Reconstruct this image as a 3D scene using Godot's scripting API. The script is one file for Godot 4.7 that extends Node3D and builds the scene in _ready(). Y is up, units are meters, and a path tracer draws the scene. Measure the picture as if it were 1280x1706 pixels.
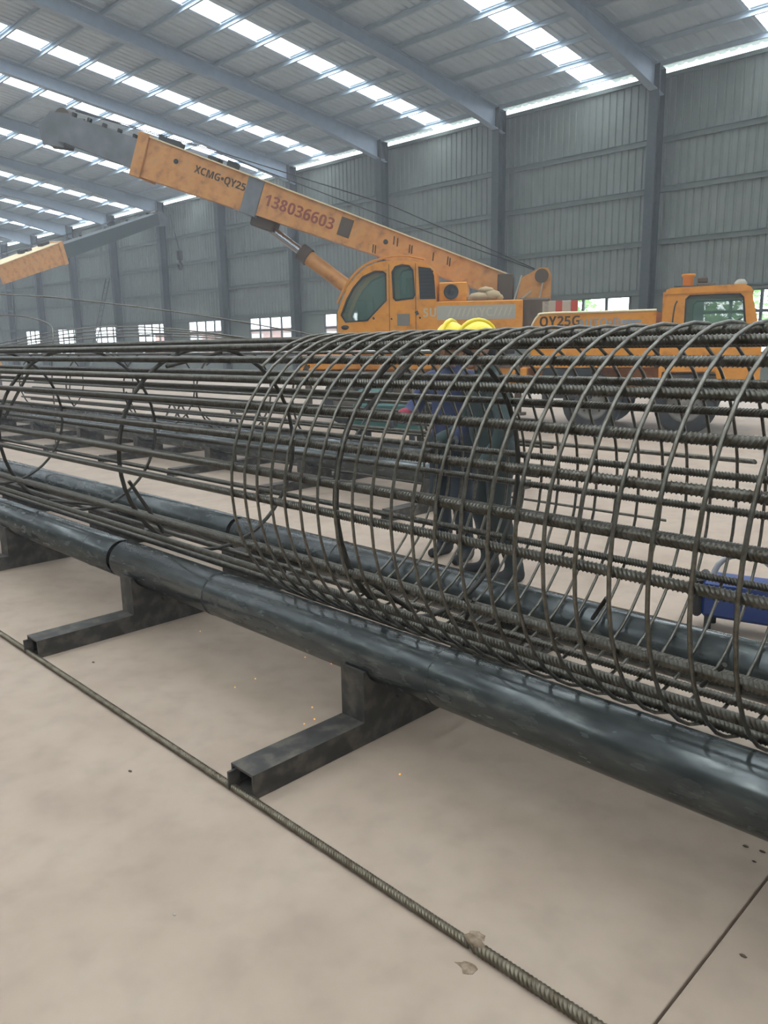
extends Node3D

# ---------------------------------------------------------------- materials and textures
var M := {}
var taken := {}
var rng := RandomNumberGenerator.new()

func noise_tex(seed_n: int, freq: float, octaves: int, size: int, stops: Array, kind := 0) -> ImageTexture:
	var n := FastNoiseLite.new()
	n.seed = seed_n
	n.noise_type = FastNoiseLite.TYPE_SIMPLEX_SMOOTH if kind == 0 else FastNoiseLite.TYPE_CELLULAR
	n.frequency = freq
	n.fractal_octaves = octaves
	var im := n.get_seamless_image(size, size)
	im.convert(Image.FORMAT_L8)
	var d := im.get_data()
	var lut := []
	for i in 256:
		var t := i / 255.0
		var col: Color = stops[stops.size() - 1][1]
		for k in range(stops.size() - 1):
			var a: Array = stops[k]
			var b: Array = stops[k + 1]
			if t <= b[0]:
				var ca: Color = a[1]
				var cb: Color = b[1]
				col = ca.lerp(cb, clampf((t - a[0]) / maxf(b[0] - a[0], 0.0001), 0.0, 1.0))
				break
		lut.append([int(col.r * 255), int(col.g * 255), int(col.b * 255)])
	var out := PackedByteArray()
	out.resize(size * size * 3)
	for i in size * size:
		var c: Array = lut[d[i]]
		out[i * 3] = c[0]
		out[i * 3 + 1] = c[1]
		out[i * 3 + 2] = c[2]
	return ImageTexture.create_from_image(Image.create_from_data(size, size, false, Image.FORMAT_RGB8, out))

func mat(called: String, col: Color, rough := 0.7, metal := 0.0) -> StandardMaterial3D:
	var m := StandardMaterial3D.new()
	m.albedo_color = col
	m.roughness = rough
	m.metallic = metal
	m.cull_mode = BaseMaterial3D.CULL_DISABLED
	M[called] = m
	return m

func textured(called: String, tex: Texture2D, scale: float, rough := 0.7, metal := 0.0, world := true, tint := Color.WHITE) -> StandardMaterial3D:
	var m := mat(called, tint, rough, metal)
	m.albedo_texture = tex
	m.uv1_triplanar = true
	m.uv1_world_triplanar = world
	m.uv1_scale = Vector3.ONE * scale
	return m

func g(v: float, d := 0.0, e := 0.0) -> Color:
	return Color(v + d, v + e * 0.5, v - d + e)

func make_materials():
	var concrete := noise_tex(3, 0.006, 6, 1024, [[0.0, Color(0.592, 0.518, 0.447)], [0.38, Color(0.628, 0.553, 0.48)], [0.55, Color(0.64, 0.566, 0.492)], [0.75, Color(0.65, 0.577, 0.504)], [1.0, Color(0.628, 0.558, 0.488)]])
	var fl := textured("floor", concrete, 0.22, 0.72)
	fl.detail_enabled = true
	fl.detail_blend_mode = BaseMaterial3D.BLEND_MODE_MUL
	var fine := noise_tex(11, 0.05, 4, 512, [[0.0, Color(0.93, 0.93, 0.93)], [0.5, Color(0.985, 0.985, 0.98)], [1.0, Color(1, 1, 1)]])
	fl.detail_albedo = fine
	fl.detail_uv_layer = BaseMaterial3D.DETAIL_UV_1
	mat("joint", Color(0.16, 0.145, 0.13), 0.95)
	var sheet := noise_tex(21, 0.012, 4, 512, [[0.0, Color(0.375, 0.395, 0.37)], [0.5, Color(0.4, 0.42, 0.39)], [1.0, Color(0.425, 0.445, 0.415)]])
	textured("wall_sheet", sheet, 0.2, 0.55, 0.15)
	var roof := noise_tex(23, 0.012, 4, 512, [[0.0, Color(0.77, 0.83, 0.87)], [1.0, Color(0.83, 0.885, 0.925)]])
	textured("roof_sheet", roof, 0.2, 0.6, 0.0)
	textured("wall_base", sheet, 0.2, 0.9, 0.0, true, Color(0.95, 0.96, 0.95))
	var paint := noise_tex(5, 0.02, 5, 512, [[0.0, Color(0.13, 0.155, 0.165)], [0.6, Color(0.17, 0.195, 0.205)], [1.0, Color(0.21, 0.235, 0.245)]])
	textured("frame_steel", paint, 0.5, 0.6, 0.2)
	textured("purlin", roof, 0.5, 0.6, 0.0, true, Color(0.9, 0.91, 0.92))
	textured("rail", sheet, 0.5, 0.5, 0.1, true, Color(0.86, 0.88, 0.88))
	textured("rafter", roof, 0.5, 0.55, 0.1, true, Color(0.8, 0.82, 0.86))
	var rust := noise_tex(8, 0.025, 5, 512, [[0.0, Color(0.24, 0.2, 0.16)], [0.4, Color(0.35, 0.335, 0.3)], [0.65, Color(0.42, 0.41, 0.385)], [1.0, Color(0.3, 0.28, 0.25)]])
	textured("rebar", rust, 1.3, 0.33, 0.75, true, Color(0.88, 0.87, 0.84))
	textured("floor_bar", rust, 1.3, 0.36, 0.6, true, Color(1.1, 1.05, 0.95))
	textured("wire", rust, 1.7, 0.34, 0.75, true, Color(1.12, 1.12, 1.1))
	textured("ring", rust, 1.1, 0.6, 0.5, true, Color(0.68, 0.68, 0.66))
	var pipe := noise_tex(13, 0.012, 6, 1024, [[0.0, Color(0.24, 0.25, 0.25)], [0.45, Color(0.31, 0.32, 0.32)], [0.62, Color(0.35, 0.36, 0.355)], [0.78, Color(0.45, 0.45, 0.435)], [1.0, Color(0.55, 0.53, 0.5)]])
	textured("pipe", pipe, 0.9, 0.38, 0.4, true, Color(0.84, 0.86, 0.84))
	M["pipe"].roughness_texture = noise_tex(14, 0.03, 4, 512, [[0.0, Color(0.4, 0.4, 0.4)], [0.5, Color(0.55, 0.55, 0.55)], [1.0, Color(1, 1, 1)]])
	M["pipe"].uv1_scale = Vector3(0.4, 1.6, 1.6)
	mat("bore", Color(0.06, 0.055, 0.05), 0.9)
	var stand := noise_tex(17, 0.02, 5, 512, [[0.0, Color(0.2, 0.19, 0.17)], [0.45, Color(0.25, 0.24, 0.22)], [0.62, Color(0.32, 0.3, 0.27)], [1.0, Color(0.42, 0.38, 0.33)]])
	textured("stand", stand, 0.8, 0.55, 0.35)
	var orange := noise_tex(31, 0.012, 5, 512, [[0.0, Color(0.64, 0.42, 0.13)], [0.3, Color(0.78, 0.5, 0.12)], [0.6, Color(0.82, 0.54, 0.14)], [1.0, Color(0.76, 0.51, 0.18)]])
	textured("crane_paint", orange, 0.6, 0.42, 0.0, false)
	var worn := noise_tex(33, 0.014, 5, 512, [[0.0, Color(0.52, 0.36, 0.2)], [0.28, Color(0.7, 0.475, 0.22)], [0.6, Color(0.76, 0.53, 0.26)], [1.0, Color(0.68, 0.51, 0.32)]])
	textured("boom_paint", worn, 0.45, 0.5, 0.0, false)
	textured("boom_grey", noise_tex(35, 0.014, 4, 256, [[0.0, Color(0.32, 0.33, 0.34)], [1.0, Color(0.46, 0.47, 0.48)]]), 0.4, 0.5, 0.2, false)
	mat("boom_dark", Color(0.2, 0.24, 0.24), 0.5, 0.2)
	mat("cream_edge", Color(0.86, 0.78, 0.6), 0.5)
	mat("black_part", Color(0.09, 0.09, 0.09), 0.6)
	textured("rubber", noise_tex(37, 0.03, 4, 256, [[0.0, Color(0.1, 0.1, 0.1)], [1.0, Color(0.19, 0.18, 0.17)]]), 1.0, 0.9, 0.0, false)
	mat("hub", Color(0.45, 0.42, 0.38), 0.6, 0.2)
	mat("grimy", Color(0.3, 0.25, 0.19), 0.8)
	mat("chrome", Color(0.75, 0.76, 0.77), 0.2, 1.0)
	mat("faded_panel", Color(0.63, 0.61, 0.55), 0.7)
	mat("faded_letter", Color(0.7, 0.66, 0.57), 0.8)
	mat("dark_letter", Color(0.24, 0.17, 0.1), 0.8)
	mat("red_letter", Color(0.5, 0.25, 0.17), 0.8)
	mat("blue_letter", Color(0.52, 0.56, 0.58), 0.8)
	mat("red_panel", Color(0.62, 0.25, 0.2), 0.7)
	mat("cloth_bundle", Color(0.66, 0.58, 0.45), 0.95)
	mat("seat", Color(0.12, 0.12, 0.13), 0.9)
	mat("blue_paint", Color(0.09, 0.2, 0.42), 0.45)
	mat("grey_plastic", Color(0.66, 0.66, 0.66), 0.5)
	mat("teal_paint", Color(0.13, 0.31, 0.28), 0.5)
	mat("white_paint", Color(0.8, 0.8, 0.78), 0.6)
	mat("window_frame", Color(0.2, 0.22, 0.22), 0.6)
	mat("ground", Color(0.5, 0.48, 0.42), 0.95)
	textured("brick_far", noise_tex(41, 0.05, 3, 256, [[0.0, Color(0.55, 0.34, 0.27)], [1.0, Color(0.68, 0.45, 0.37)]]), 0.4, 0.9)
	mat("bark", Color(0.3, 0.25, 0.2), 0.95)
	var leaf := mat("leaf", Color(0.34, 0.5, 0.2), 0.7)
	leaf.backlight_enabled = true
	leaf.backlight = Color(0.3, 0.42, 0.15)
	var helmet := mat("helmet", Color(0.93, 0.83, 0.12), 0.3)
	helmet.clearcoat_enabled = true
	helmet.clearcoat = 0.3
	var body := mat("worker", Color.WHITE, 0.9)
	body.vertex_color_use_as_albedo = true
	var spark := mat("spark", Color(1.0, 0.6, 0.2), 0.5)
	spark.emission_enabled = true
	spark.emission = Color(1.0, 0.62, 0.25)
	spark.emission_energy_multiplier = 6.0
	var sky_pane := mat("skylight_pane", Color(0.95, 0.97, 1.0, 0.12), 0.05)
	sky_pane.transparency = BaseMaterial3D.TRANSPARENCY_ALPHA
	var pane := mat("pane", Color(0.82, 0.9, 0.9, 0.1), 0.03)
	pane.transparency = BaseMaterial3D.TRANSPARENCY_ALPHA
	var tint := mat("cab_glass", Color(0.36, 0.48, 0.42, 0.4), 0.05)
	tint.transparency = BaseMaterial3D.TRANSPARENCY_ALPHA
	var dark := mat("dark_glass", Color(0.07, 0.08, 0.08, 0.85), 0.12)
	dark.transparency = BaseMaterial3D.TRANSPARENCY_ALPHA
	textured("stain", noise_tex(51, 0.05, 4, 256, [[0.0, Color(0.36, 0.28, 0.2)], [0.5, Color(0.5, 0.43, 0.35)], [1.0, Color(0.6, 0.54, 0.46)]]), 3.0, 0.9)

# ---------------------------------------------------------------- mesh helpers
func mk() -> SurfaceTool:
	var s := SurfaceTool.new()
	s.begin(Mesh.PRIMITIVE_TRIANGLES)
	return s

func face(st: SurfaceTool, p: Array, out: Vector3, smooth := -1):
	# a flat convex polygon whose front looks along out
	st.set_smooth_group(smooth if smooth >= 0 else 0xFFFFFFFF)
	var p0: Vector3 = p[0]
	var p1: Vector3 = p[1]
	var p2: Vector3 = p[2]
	var n := (p0 - p2).cross(p0 - p1)
	var q := p.duplicate()
	if n.dot(out) < 0.0:
		q.reverse()
	for i in range(1, q.size() - 1):
		st.add_vertex(q[0])
		st.add_vertex(q[i])
		st.add_vertex(q[i + 1])

func bx(st: SurfaceTool, c: Vector3, size: Vector3, b := Basis(), ch := 0.0):
	var h := size * 0.5
	if ch <= 0.0:
		for ax in 3:
			for s in [-1.0, 1.0]:
				var n := Vector3.ZERO
				n[ax] = s
				var u := Vector3.ZERO
				u[(ax + 1) % 3] = h[(ax + 1) % 3]
				var v := Vector3.ZERO
				v[(ax + 2) % 3] = h[(ax + 2) % 3]
				var o := n * h[ax]
				face(st, [c + b * (o - u - v), c + b * (o + u - v), c + b * (o + u + v), c + b * (o - u + v)], b * n)
		return
	var k := func(sx, sy, sz, ax) -> Vector3:
		var q := Vector3(sx * (h.x - (0.0 if ax == 0 else ch)), sy * (h.y - (0.0 if ax == 1 else ch)), sz * (h.z - (0.0 if ax == 2 else ch)))
		return c + b * q
	for s in [-1, 1]:
		face(st, [k.call(s, -1, -1, 0), k.call(s, 1, -1, 0), k.call(s, 1, 1, 0), k.call(s, -1, 1, 0)], b * Vector3(s, 0, 0))
		face(st, [k.call(-1, s, -1, 1), k.call(1, s, -1, 1), k.call(1, s, 1, 1), k.call(-1, s, 1, 1)], b * Vector3(0, s, 0))
		face(st, [k.call(-1, -1, s, 2), k.call(1, -1, s, 2), k.call(1, 1, s, 2), k.call(-1, 1, s, 2)], b * Vector3(0, 0, s))
		for r in [-1, 1]:
			face(st, [k.call(s, r, -1, 0), k.call(s, r, 1, 0), k.call(s, r, 1, 1), k.call(s, r, -1, 1)], b * Vector3(s, r, 0))
			face(st, [k.call(s, -1, r, 0), k.call(s, 1, r, 0), k.call(s, 1, r, 2), k.call(s, -1, r, 2)], b * Vector3(s, 0, r))
			face(st, [k.call(-1, s, r, 1), k.call(1, s, r, 1), k.call(1, s, r, 2), k.call(-1, s, r, 2)], b * Vector3(0, s, r))
			for t in [-1, 1]:
				face(st, [k.call(s, r, t, 0), k.call(s, r, t, 1), k.call(s, r, t, 2)], b * Vector3(s, r, t))

func frame_of(d: Vector3) -> Basis:
	var z := d.normalized()
	var ref := Vector3.UP if absf(z.y) < 0.95 else Vector3.RIGHT
	var x := ref.cross(z).normalized()
	return Basis(x, z.cross(x), z)

func tube_path(st: SurfaceTool, pts: Array, r, sides := 8, caps := true, closed := false):
	# a tube along pts; r is a number or one radius for each point
	var n := pts.size()
	var rings := []
	var last := Basis()
	for i in n:
		var a: Vector3 = pts[(i - 1 + n) % n] if closed else pts[maxi(i - 1, 0)]
		var c: Vector3 = pts[(i + 1) % n] if closed else pts[mini(i + 1, n - 1)]
		var z := (c - a).normalized()
		var b: Basis
		if i == 0:
			b = frame_of(z)
		else:
			var x := (last.x - z * last.x.dot(z)).normalized()
			b = Basis(x, z.cross(x), z)
		last = b
		var rad: float = r[i] if r is Array else r
		var ring := []
		for k in sides:
			var t := TAU * k / sides
			ring.append(pts[i] + (b.x * cos(t) + b.y * sin(t)) * rad)
		rings.append(ring)
	var m := n if closed else n - 1
	for i in m:
		var ra: Array = rings[i]
		var rb: Array = rings[(i + 1) % n]
		var mid: Vector3 = pts[i]
		for k in sides:
			var k2 := (k + 1) % sides
			face(st, [ra[k], ra[k2], rb[k2], rb[k]], (ra[k] + ra[k2]) * 0.5 - mid, 1)
	if caps and not closed:
		face(st, rings[0], pts[0] - pts[1])
		face(st, rings[n - 1], pts[n - 1] - pts[n - 2])

func rod(st: SurfaceTool, a: Vector3, b: Vector3, r: float, sides := 8, r2 := -1.0):
	tube_path(st, [a, b], [r, r if r2 < 0.0 else r2], sides)

func prism(st: SurfaceTool, poly: PackedVector2Array, z0: float, z1: float, x := Transform3D(), smooth := false):
	# a 2D outline extruded from z0 to z1, then placed by x
	var idx := Geometry2D.triangulate_polygon(poly)
	var area := 0.0
	for i in poly.size():
		area += poly[i].cross(poly[(i + 1) % poly.size()])
	for i in range(0, idx.size(), 3):
		var t := [poly[idx[i]], poly[idx[i + 1]], poly[idx[i + 2]]]
		face(st, [x * Vector3(t[0].x, t[0].y, z1), x * Vector3(t[1].x, t[1].y, z1), x * Vector3(t[2].x, t[2].y, z1)], x.basis * Vector3(0, 0, signf(z1 - z0)))
		face(st, [x * Vector3(t[0].x, t[0].y, z0), x * Vector3(t[1].x, t[1].y, z0), x * Vector3(t[2].x, t[2].y, z0)], x.basis * Vector3(0, 0, signf(z0 - z1)))
	for i in poly.size():
		var a := poly[i]
		var b := poly[(i + 1) % poly.size()]
		var e := b - a
		var n := Vector2(e.y, -e.x) * signf(area)
		face(st, [x * Vector3(a.x, a.y, z0), x * Vector3(b.x, b.y, z0), x * Vector3(b.x, b.y, z1), x * Vector3(a.x, a.y, z1)], x.basis * Vector3(n.x, n.y, 0), 2 if smooth else -1)

func ring_prism(st: SurfaceTool, outer: PackedVector2Array, inner: PackedVector2Array, z0: float, z1: float, x := Transform3D()):
	# a frame between two outlines with the same number of points
	var n := outer.size()
	for i in n:
		var j := (i + 1) % n
		for zz in [z0, z1]:
			face(st, [x * Vector3(outer[i].x, outer[i].y, zz), x * Vector3(outer[j].x, outer[j].y, zz), x * Vector3(inner[j].x, inner[j].y, zz), x * Vector3(inner[i].x, inner[i].y, zz)], x.basis * Vector3(0, 0, signf(zz - (z0 + z1) * 0.5)))
		var mo := (outer[i] + outer[j]) * 0.5 - (inner[i] + inner[j]) * 0.5
		face(st, [x * Vector3(outer[i].x, outer[i].y, z0), x * Vector3(outer[j].x, outer[j].y, z0), x * Vector3(outer[j].x, outer[j].y, z1), x * Vector3(outer[i].x, outer[i].y, z1)], x.basis * Vector3(mo.x, mo.y, 0))
		face(st, [x * Vector3(inner[i].x, inner[i].y, z0), x * Vector3(inner[j].x, inner[j].y, z0), x * Vector3(inner[j].x, inner[j].y, z1), x * Vector3(inner[i].x, inner[i].y, z1)], x.basis * Vector3(-mo.x, -mo.y, 0))

func lathe(st: SurfaceTool, prof: Array, sides: int, x := Transform3D(), arc := TAU):
	# prof: Vector2(radius, height) turned about y
	for k in sides:
		var a := arc * k / sides
		var b := arc * (k + 1) / sides
		for i in range(prof.size() - 1):
			var p: Vector2 = prof[i]
			var q: Vector2 = prof[i + 1]
			var pts := [Vector3(p.x * cos(a), p.y, p.x * sin(a)), Vector3(p.x * cos(b), p.y, p.x * sin(b)), Vector3(q.x * cos(b), q.y, q.x * sin(b)), Vector3(q.x * cos(a), q.y, q.x * sin(a))]
			if p.x < 0.0001:
				pts.remove_at(1)
			elif q.x < 0.0001:
				pts.remove_at(2)
			var e := q - p
			var n2 := Vector2(e.y, -e.x)
			var am := (a + b) * 0.5
			var w := []
			for v in pts:
				w.append(x * v)
			face(st, w, x.basis * Vector3(n2.x * cos(am), n2.y, n2.x * sin(am)), 3)

func done(st: SurfaceTool) -> ArrayMesh:
	st.generate_normals()
	return st.commit()

func numbered(called: String) -> String:
	taken[called] = taken.get(called, -1) + 1
	return called if taken[called] == 0 else "%s_%03d" % [called, taken[called]]

func part(called: String, mesh: Mesh, m: String, parent: Node3D, at := Transform3D()) -> MeshInstance3D:
	var o := MeshInstance3D.new()
	o.name = called
	o.mesh = mesh
	o.material_override = M[m]
	o.transform = at
	parent.add_child(o, true)
	return o

func tag(o: Node3D, label: String, category: String, group := ""):
	o.set_meta("label", label)
	o.set_meta("category", category)
	if group != "":
		o.set_meta("group", group)

func thing(called: String, label: String, category: String, at := Vector3.ZERO, turn := 0.0, group := "") -> Node3D:
	var o := Node3D.new()
	o.name = numbered(called)
	add_child(o, true)
	o.position = at
	o.rotation.y = turn
	tag(o, label, category, group)
	return o

func structure(called: String, label: String) -> Node3D:
	var o := Node3D.new()
	o.name = called
	add_child(o, true)
	o.set_meta("kind", "structure")
	o.set_meta("label", label)
	o.set_meta("category", called.get_slice("_", 0))
	return o

# ---------------------------------------------------------------- the hall
const WALL_Z := -24.2
const FRONT_Z := 11.8
const RIDGE_Z := -6.2
const EAVE_Y := 9.64
const SLOPE := 0.14
const BAY := 5.81
const COL0 := -12.17
const END_X := -64.46
const RIGHT_X := 16.88

func roof_y(z: float) -> float:
	return EAVE_Y + SLOPE * (z - WALL_Z) if z <= RIDGE_Z else EAVE_Y + SLOPE * (RIDGE_Z * 2.0 - z - WALL_Z)

func corrugated(x0: float, x1: float, pitch: float, depth: float, a: Callable) -> ArrayMesh:
	# a trapezoid-ribbed sheet between x0 and x1; a(x, d, end) gives the point at either end with d outwards
	var st := mk()
	var n := maxi(1, int(round((x1 - x0) / pitch)))
	var p := (x1 - x0) / n
	var xs := []
	for i in n:
		for q in [[0.0, 0.0], [0.62, 0.0], [0.72, 1.0], [0.9, 1.0]]:
			xs.append([x0 + (i + q[0]) * p, q[1] * depth])
	xs.append([x1, 0.0])
	for i in range(xs.size() - 1):
		var u: Array = xs[i]
		var v: Array = xs[i + 1]
		var pa: Vector3 = a.call(u[0], u[1], 0)
		var pb: Vector3 = a.call(v[0], v[1], 0)
		var pc: Vector3 = a.call(v[0], v[1], 1)
		var pd: Vector3 = a.call(u[0], u[1], 1)
		face(st, [pa, pb, pc, pd], a.call(u[0], -1.0, 0) - a.call(u[0], 0.0, 0))
	return done(st)

func h_section(st: SurfaceTool, a: Vector3, b: Vector3, depth_dir: Vector3, depth: float, width: float, tf := 0.02, tw := 0.012):
	# a rolled H from a to b, its web along depth_dir
	var z := (b - a).normalized()
	var y := (depth_dir - z * depth_dir.dot(z)).normalized()
	var bs := Basis(y.cross(z), y, z)
	var mid := (a + b) * 0.5
	var l := a.distance_to(b)
	bx(st, mid + y * (depth - tf) * 0.5, Vector3(width, tf, l), bs)
	bx(st, mid - y * (depth - tf) * 0.5, Vector3(width, tf, l), bs)
	bx(st, mid, Vector3(tw, depth - 2.0 * tf, l), bs)

func build_hall():
	# floor: cast slabs with sawn joints over a dark bed
	var fl := structure("floor", "pale beige concrete floor slabs with dark sawn joints")
	var st := mk()
	bx(st, Vector3((END_X + RIGHT_X) * 0.5, -0.2, (WALL_Z + FRONT_Z) * 0.5), Vector3(RIGHT_X - END_X + 1.0, 0.3, FRONT_Z - WALL_Z + 1.0))
	part("bed", done(st), "joint", fl)
	var joints := [END_X - 0.4]
	var jx := -0.701 - 6.0 * 10
	while jx < RIGHT_X:
		joints.append(jx)
		jx += 6.0
	joints.append(RIGHT_X + 0.4)
	var zs := [WALL_Z - 0.4, -15.0, -9.0, 3.0, FRONT_Z + 0.4]
	for i in range(joints.size() - 1):
		for k in range(zs.size() - 1):
			var s := mk()
			var x0: float = joints[i] + 0.0042
			var x1: float = joints[i + 1] - 0.0042
			var z0: float = zs[k] + 0.002
			var z1: float = zs[k + 1] - 0.002
			bx(s, Vector3((x0 + x1) * 0.5, -0.025, (z0 + z1) * 0.5), Vector3(x1 - x0, 0.05, z1 - z0), Basis(), 0.002)
			part("slab", done(s), "floor", fl)
	# back wall: ribbed sheets, rails, columns
	var wb := structure("wall_back", "grey ribbed steel sheet wall with dark columns and horizontal rails")
	var cols := []
	var cx := COL0 + BAY * 5
	while cx > END_X - 0.1:
		cols.append(cx)
		cx -= BAY
	for k in range(cols.size()):
		st = mk()
		h_section(st, Vector3(cols[k], 0, WALL_Z + 0.37), Vector3(cols[k], 9.5, WALL_Z + 0.37), Vector3(0, 0, 1), 0.42, 0.3)
		bx(st, Vector3(cols[k], 0.015, WALL_Z + 0.42), Vector3(0.45, 0.03, 0.6))
		bx(st, Vector3(cols[k], 9.2, WALL_Z + 0.6), Vector3(0.32, 0.7, 0.025))
		part("column", done(st), "frame_steel", wb)
	for k in range(cols.size() - 1):
		var xr: float = cols[k]
		var xl: float = cols[k + 1]
		for j in 6:
			var a: float = xl + (xr - xl) * j / 6.0
			var b: float = xl + (xr - xl) * (j + 1) / 6.0
			part("wall_sheet", corrugated(a, b, 0.242, 0.028, func(x, d, e): return Vector3(x, 3.06 if e == 0 else 9.42, WALL_Z - d)), "wall_sheet", wb)
		# wall below and beside the window
		st = mk()
		bx(st, Vector3((xl + xr) * 0.5, 0.6, WALL_Z - 0.05), Vector3(xr - xl, 1.2, 0.12))
		part("dado", done(st), "wall_base", wb)
		st = mk()
		bx(st, Vector3(xr - 0.36, 2.13, WALL_Z - 0.03), Vector3(0.72, 1.86, 0.06))
		part("infill", done(st), "wall_base", wb)
		st = mk()
		bx(st, Vector3((xl + xr - 4.2) * 0.5, 2.13, WALL_Z - 0.03), Vector3(xr - 4.2 - xl, 1.86, 0.06))
		part("infill", done(st), "wall_base", wb)
	for y in [7.55, 6.13, 4.6, 3.12]:
		st = mk()
		bx(st, Vector3((END_X + RIGHT_X) * 0.5, y, WALL_Z + 0.05), Vector3(RIGHT_X - END_X, 0.16, 0.05))
		bx(st, Vector3((END_X + RIGHT_X) * 0.5, y + 0.075, WALL_Z + 0.09), Vector3(RIGHT_X - END_X, 0.008, 0.07))
		part("rail", done(st), "rail", wb)
	st = mk()
	bx(st, Vector3((END_X + RIGHT_X) * 0.5, 9.33, WALL_Z + 0.05), Vector3(RIGHT_X - END_X, 0.12, 0.08))
	part("eave_rail", done(st), "rail", wb)
	# windows
	var cell := mk()
	bx(cell, Vector3.ZERO, Vector3(1, 1, 0.006))
	var pane_mesh := done(cell)
	for k in range(cols.size() - 1):
		var w := structure("window_%d" % (k + 1), "grey framed factory window, %s bay of the back wall from the right" % ["first", "second", "third", "fourth", "fifth", "sixth", "seventh", "eighth", "ninth", "tenth", "eleventh", "twelfth", "thirteenth", "fourteenth", "fifteenth"][k])
		var xr2: float = cols[k] - 0.72
		var xl2: float = xr2 - 3.48
		st = mk()
		for x in [xl2 + 0.03, xr2 - 0.03]:
			bx(st, Vector3(x, 2.13, WALL_Z), Vector3(0.06, 1.86, 0.08))
		for y in [1.23, 3.03]:
			bx(st, Vector3((xl2 + xr2) * 0.5, y, WALL_Z), Vector3(3.48, 0.06, 0.08))
		part("window_frame", done(st), "window_frame", w)
		for j in [1, 2, 3]:
			st = mk()
			bx(st, Vector3(xl2 + 0.87 * j, 2.13, WALL_Z), Vector3(0.085, 1.8, 0.07))
			part("mullion", done(st), "window_frame", w)
		st = mk()
		bx(st, Vector3((xl2 + xr2) * 0.5, 2.42, WALL_Z), Vector3(3.4, 0.09, 0.08))
		part("transom", done(st), "window_frame", w)
		for j in 4:
			for r in [[1.81, 1.12], [2.73, 0.55]]:
				part("pane", pane_mesh, "pane", w, Transform3D(Basis().scaled(Vector3(0.83, r[1], 1)), Vector3(xl2 + 0.435 + 0.87 * j, r[0], WALL_Z)))
	# other walls
	var we := structure("wall_left", "far grey ribbed gable wall at the end of the hall")
	var nz := 12
	for j in nz:
		var z0 := WALL_Z + (FRONT_Z - WALL_Z) * j / nz
		var z1 := WALL_Z + (FRONT_Z - WALL_Z) * (j + 1) / nz
		part("wall_sheet", corrugated(z0, z1, 0.25, 0.03, func(x, d, e): return Vector3(END_X - d, 0.0 if e == 0 else roof_y(x), x)), "wall_sheet", we)
	for y in [3.1, 4.6, 6.13, 7.55]:
		st = mk()
		bx(st, Vector3(END_X + 0.05, y, (WALL_Z + FRONT_Z) * 0.5), Vector3(0.05, 0.16, FRONT_Z - WALL_Z))
		part("rail", done(st), "rail", we)
	var wf := structure("wall_front", "grey ribbed steel wall on the near side of the hall")
	for j in 14:
		var a2 := RIGHT_X - BAY * (j + 1)
		part("wall_sheet", corrugated(a2, a2 + BAY, 0.25, 0.03, func(x, d, e): return Vector3(x, 0.0 if e == 0 else 9.42, FRONT_Z + d)), "wall_sheet", wf)
	var wr := structure("wall_right", "grey ribbed gable wall on the right")
	part("wall_sheet", corrugated(WALL_Z, FRONT_Z, 0.25, 0.03, func(x, d, e): return Vector3(RIGHT_X + d, 0.0 if e == 0 else roof_y(x), x)), "wall_sheet", wr)
	# roof
	var ce := structure("ceiling", "blue grey ribbed steel roof with purlins, rafters and rows of skylight panes")
	for k in range(cols.size()):
		for side in [0, 1]:
			var zw := WALL_Z + 0.2 if side == 0 else FRONT_Z - 0.2
			var zk := WALL_Z + 5.0 if side == 0 else FRONT_Z - 5.0
			st = mk()
			var top := func(z: float) -> Vector3: return Vector3(cols[k], roof_y(z) - 0.17, z)
			for seg in [[zw, zk, 0.72, 0.38], [zk, RIDGE_Z, 0.38, 0.42]]:
				var a3: Vector3 = top.call(seg[0])
				var b3: Vector3 = top.call(seg[1])
				var la := a3 - Vector3(0, seg[2], 0)
				var lb := b3 - Vector3(0, seg[3], 0)
				var t := (b3 - a3).normalized()
				var tl := (lb - la).normalized()
				bx(st, (a3 + b3) * 0.5, Vector3(0.26, 0.02, a3.distance_to(b3)), Basis(Vector3.RIGHT, t.cross(Vector3.RIGHT), t))
				bx(st, (la + lb) * 0.5, Vector3(0.26, 0.02, la.distance_to(lb)), Basis(Vector3.RIGHT, tl.cross(Vector3.RIGHT), tl))
				for s in [-1, 1]:
					face(st, [a3 + Vector3(0.006 * s, 0, 0), b3 + Vector3(0.006 * s, 0, 0), lb + Vector3(0.006 * s, 0, 0), la + Vector3(0.006 * s, 0, 0)], Vector3(s, 0, 0))
			part("rafter", done(st), "rafter", ce)
	var pz := []
	for i in 14:
		pz.append(-23.85 + 1.28 * i)
	for i in 14:
		pz.append(FRONT_Z - 0.35 - 1.28 * i)
	for z in pz:
		st = mk()
		var yy: float = roof_y(z)
		bx(st, Vector3((END_X + RIGHT_X) * 0.5, yy - 0.085, z), Vector3(RIGHT_X - END_X, 0.15, 0.01))
		bx(st, Vector3((END_X + RIGHT_X) * 0.5, yy - 0.155, z + 0.03), Vector3(RIGHT_X - END_X, 0.01, 0.07))
		bx(st, Vector3((END_X + RIGHT_X) * 0.5, yy - 0.015, z + 0.03), Vector3(RIGHT_X - END_X, 0.01, 0.07))
		part("purlin", done(st), "purlin", ce)
	var offs := {3: -9.1, 4: -9.1, 5: -14.78, 6: -21.45, 7: -28.1, 8: -32.1, 9: -38.3}
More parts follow.
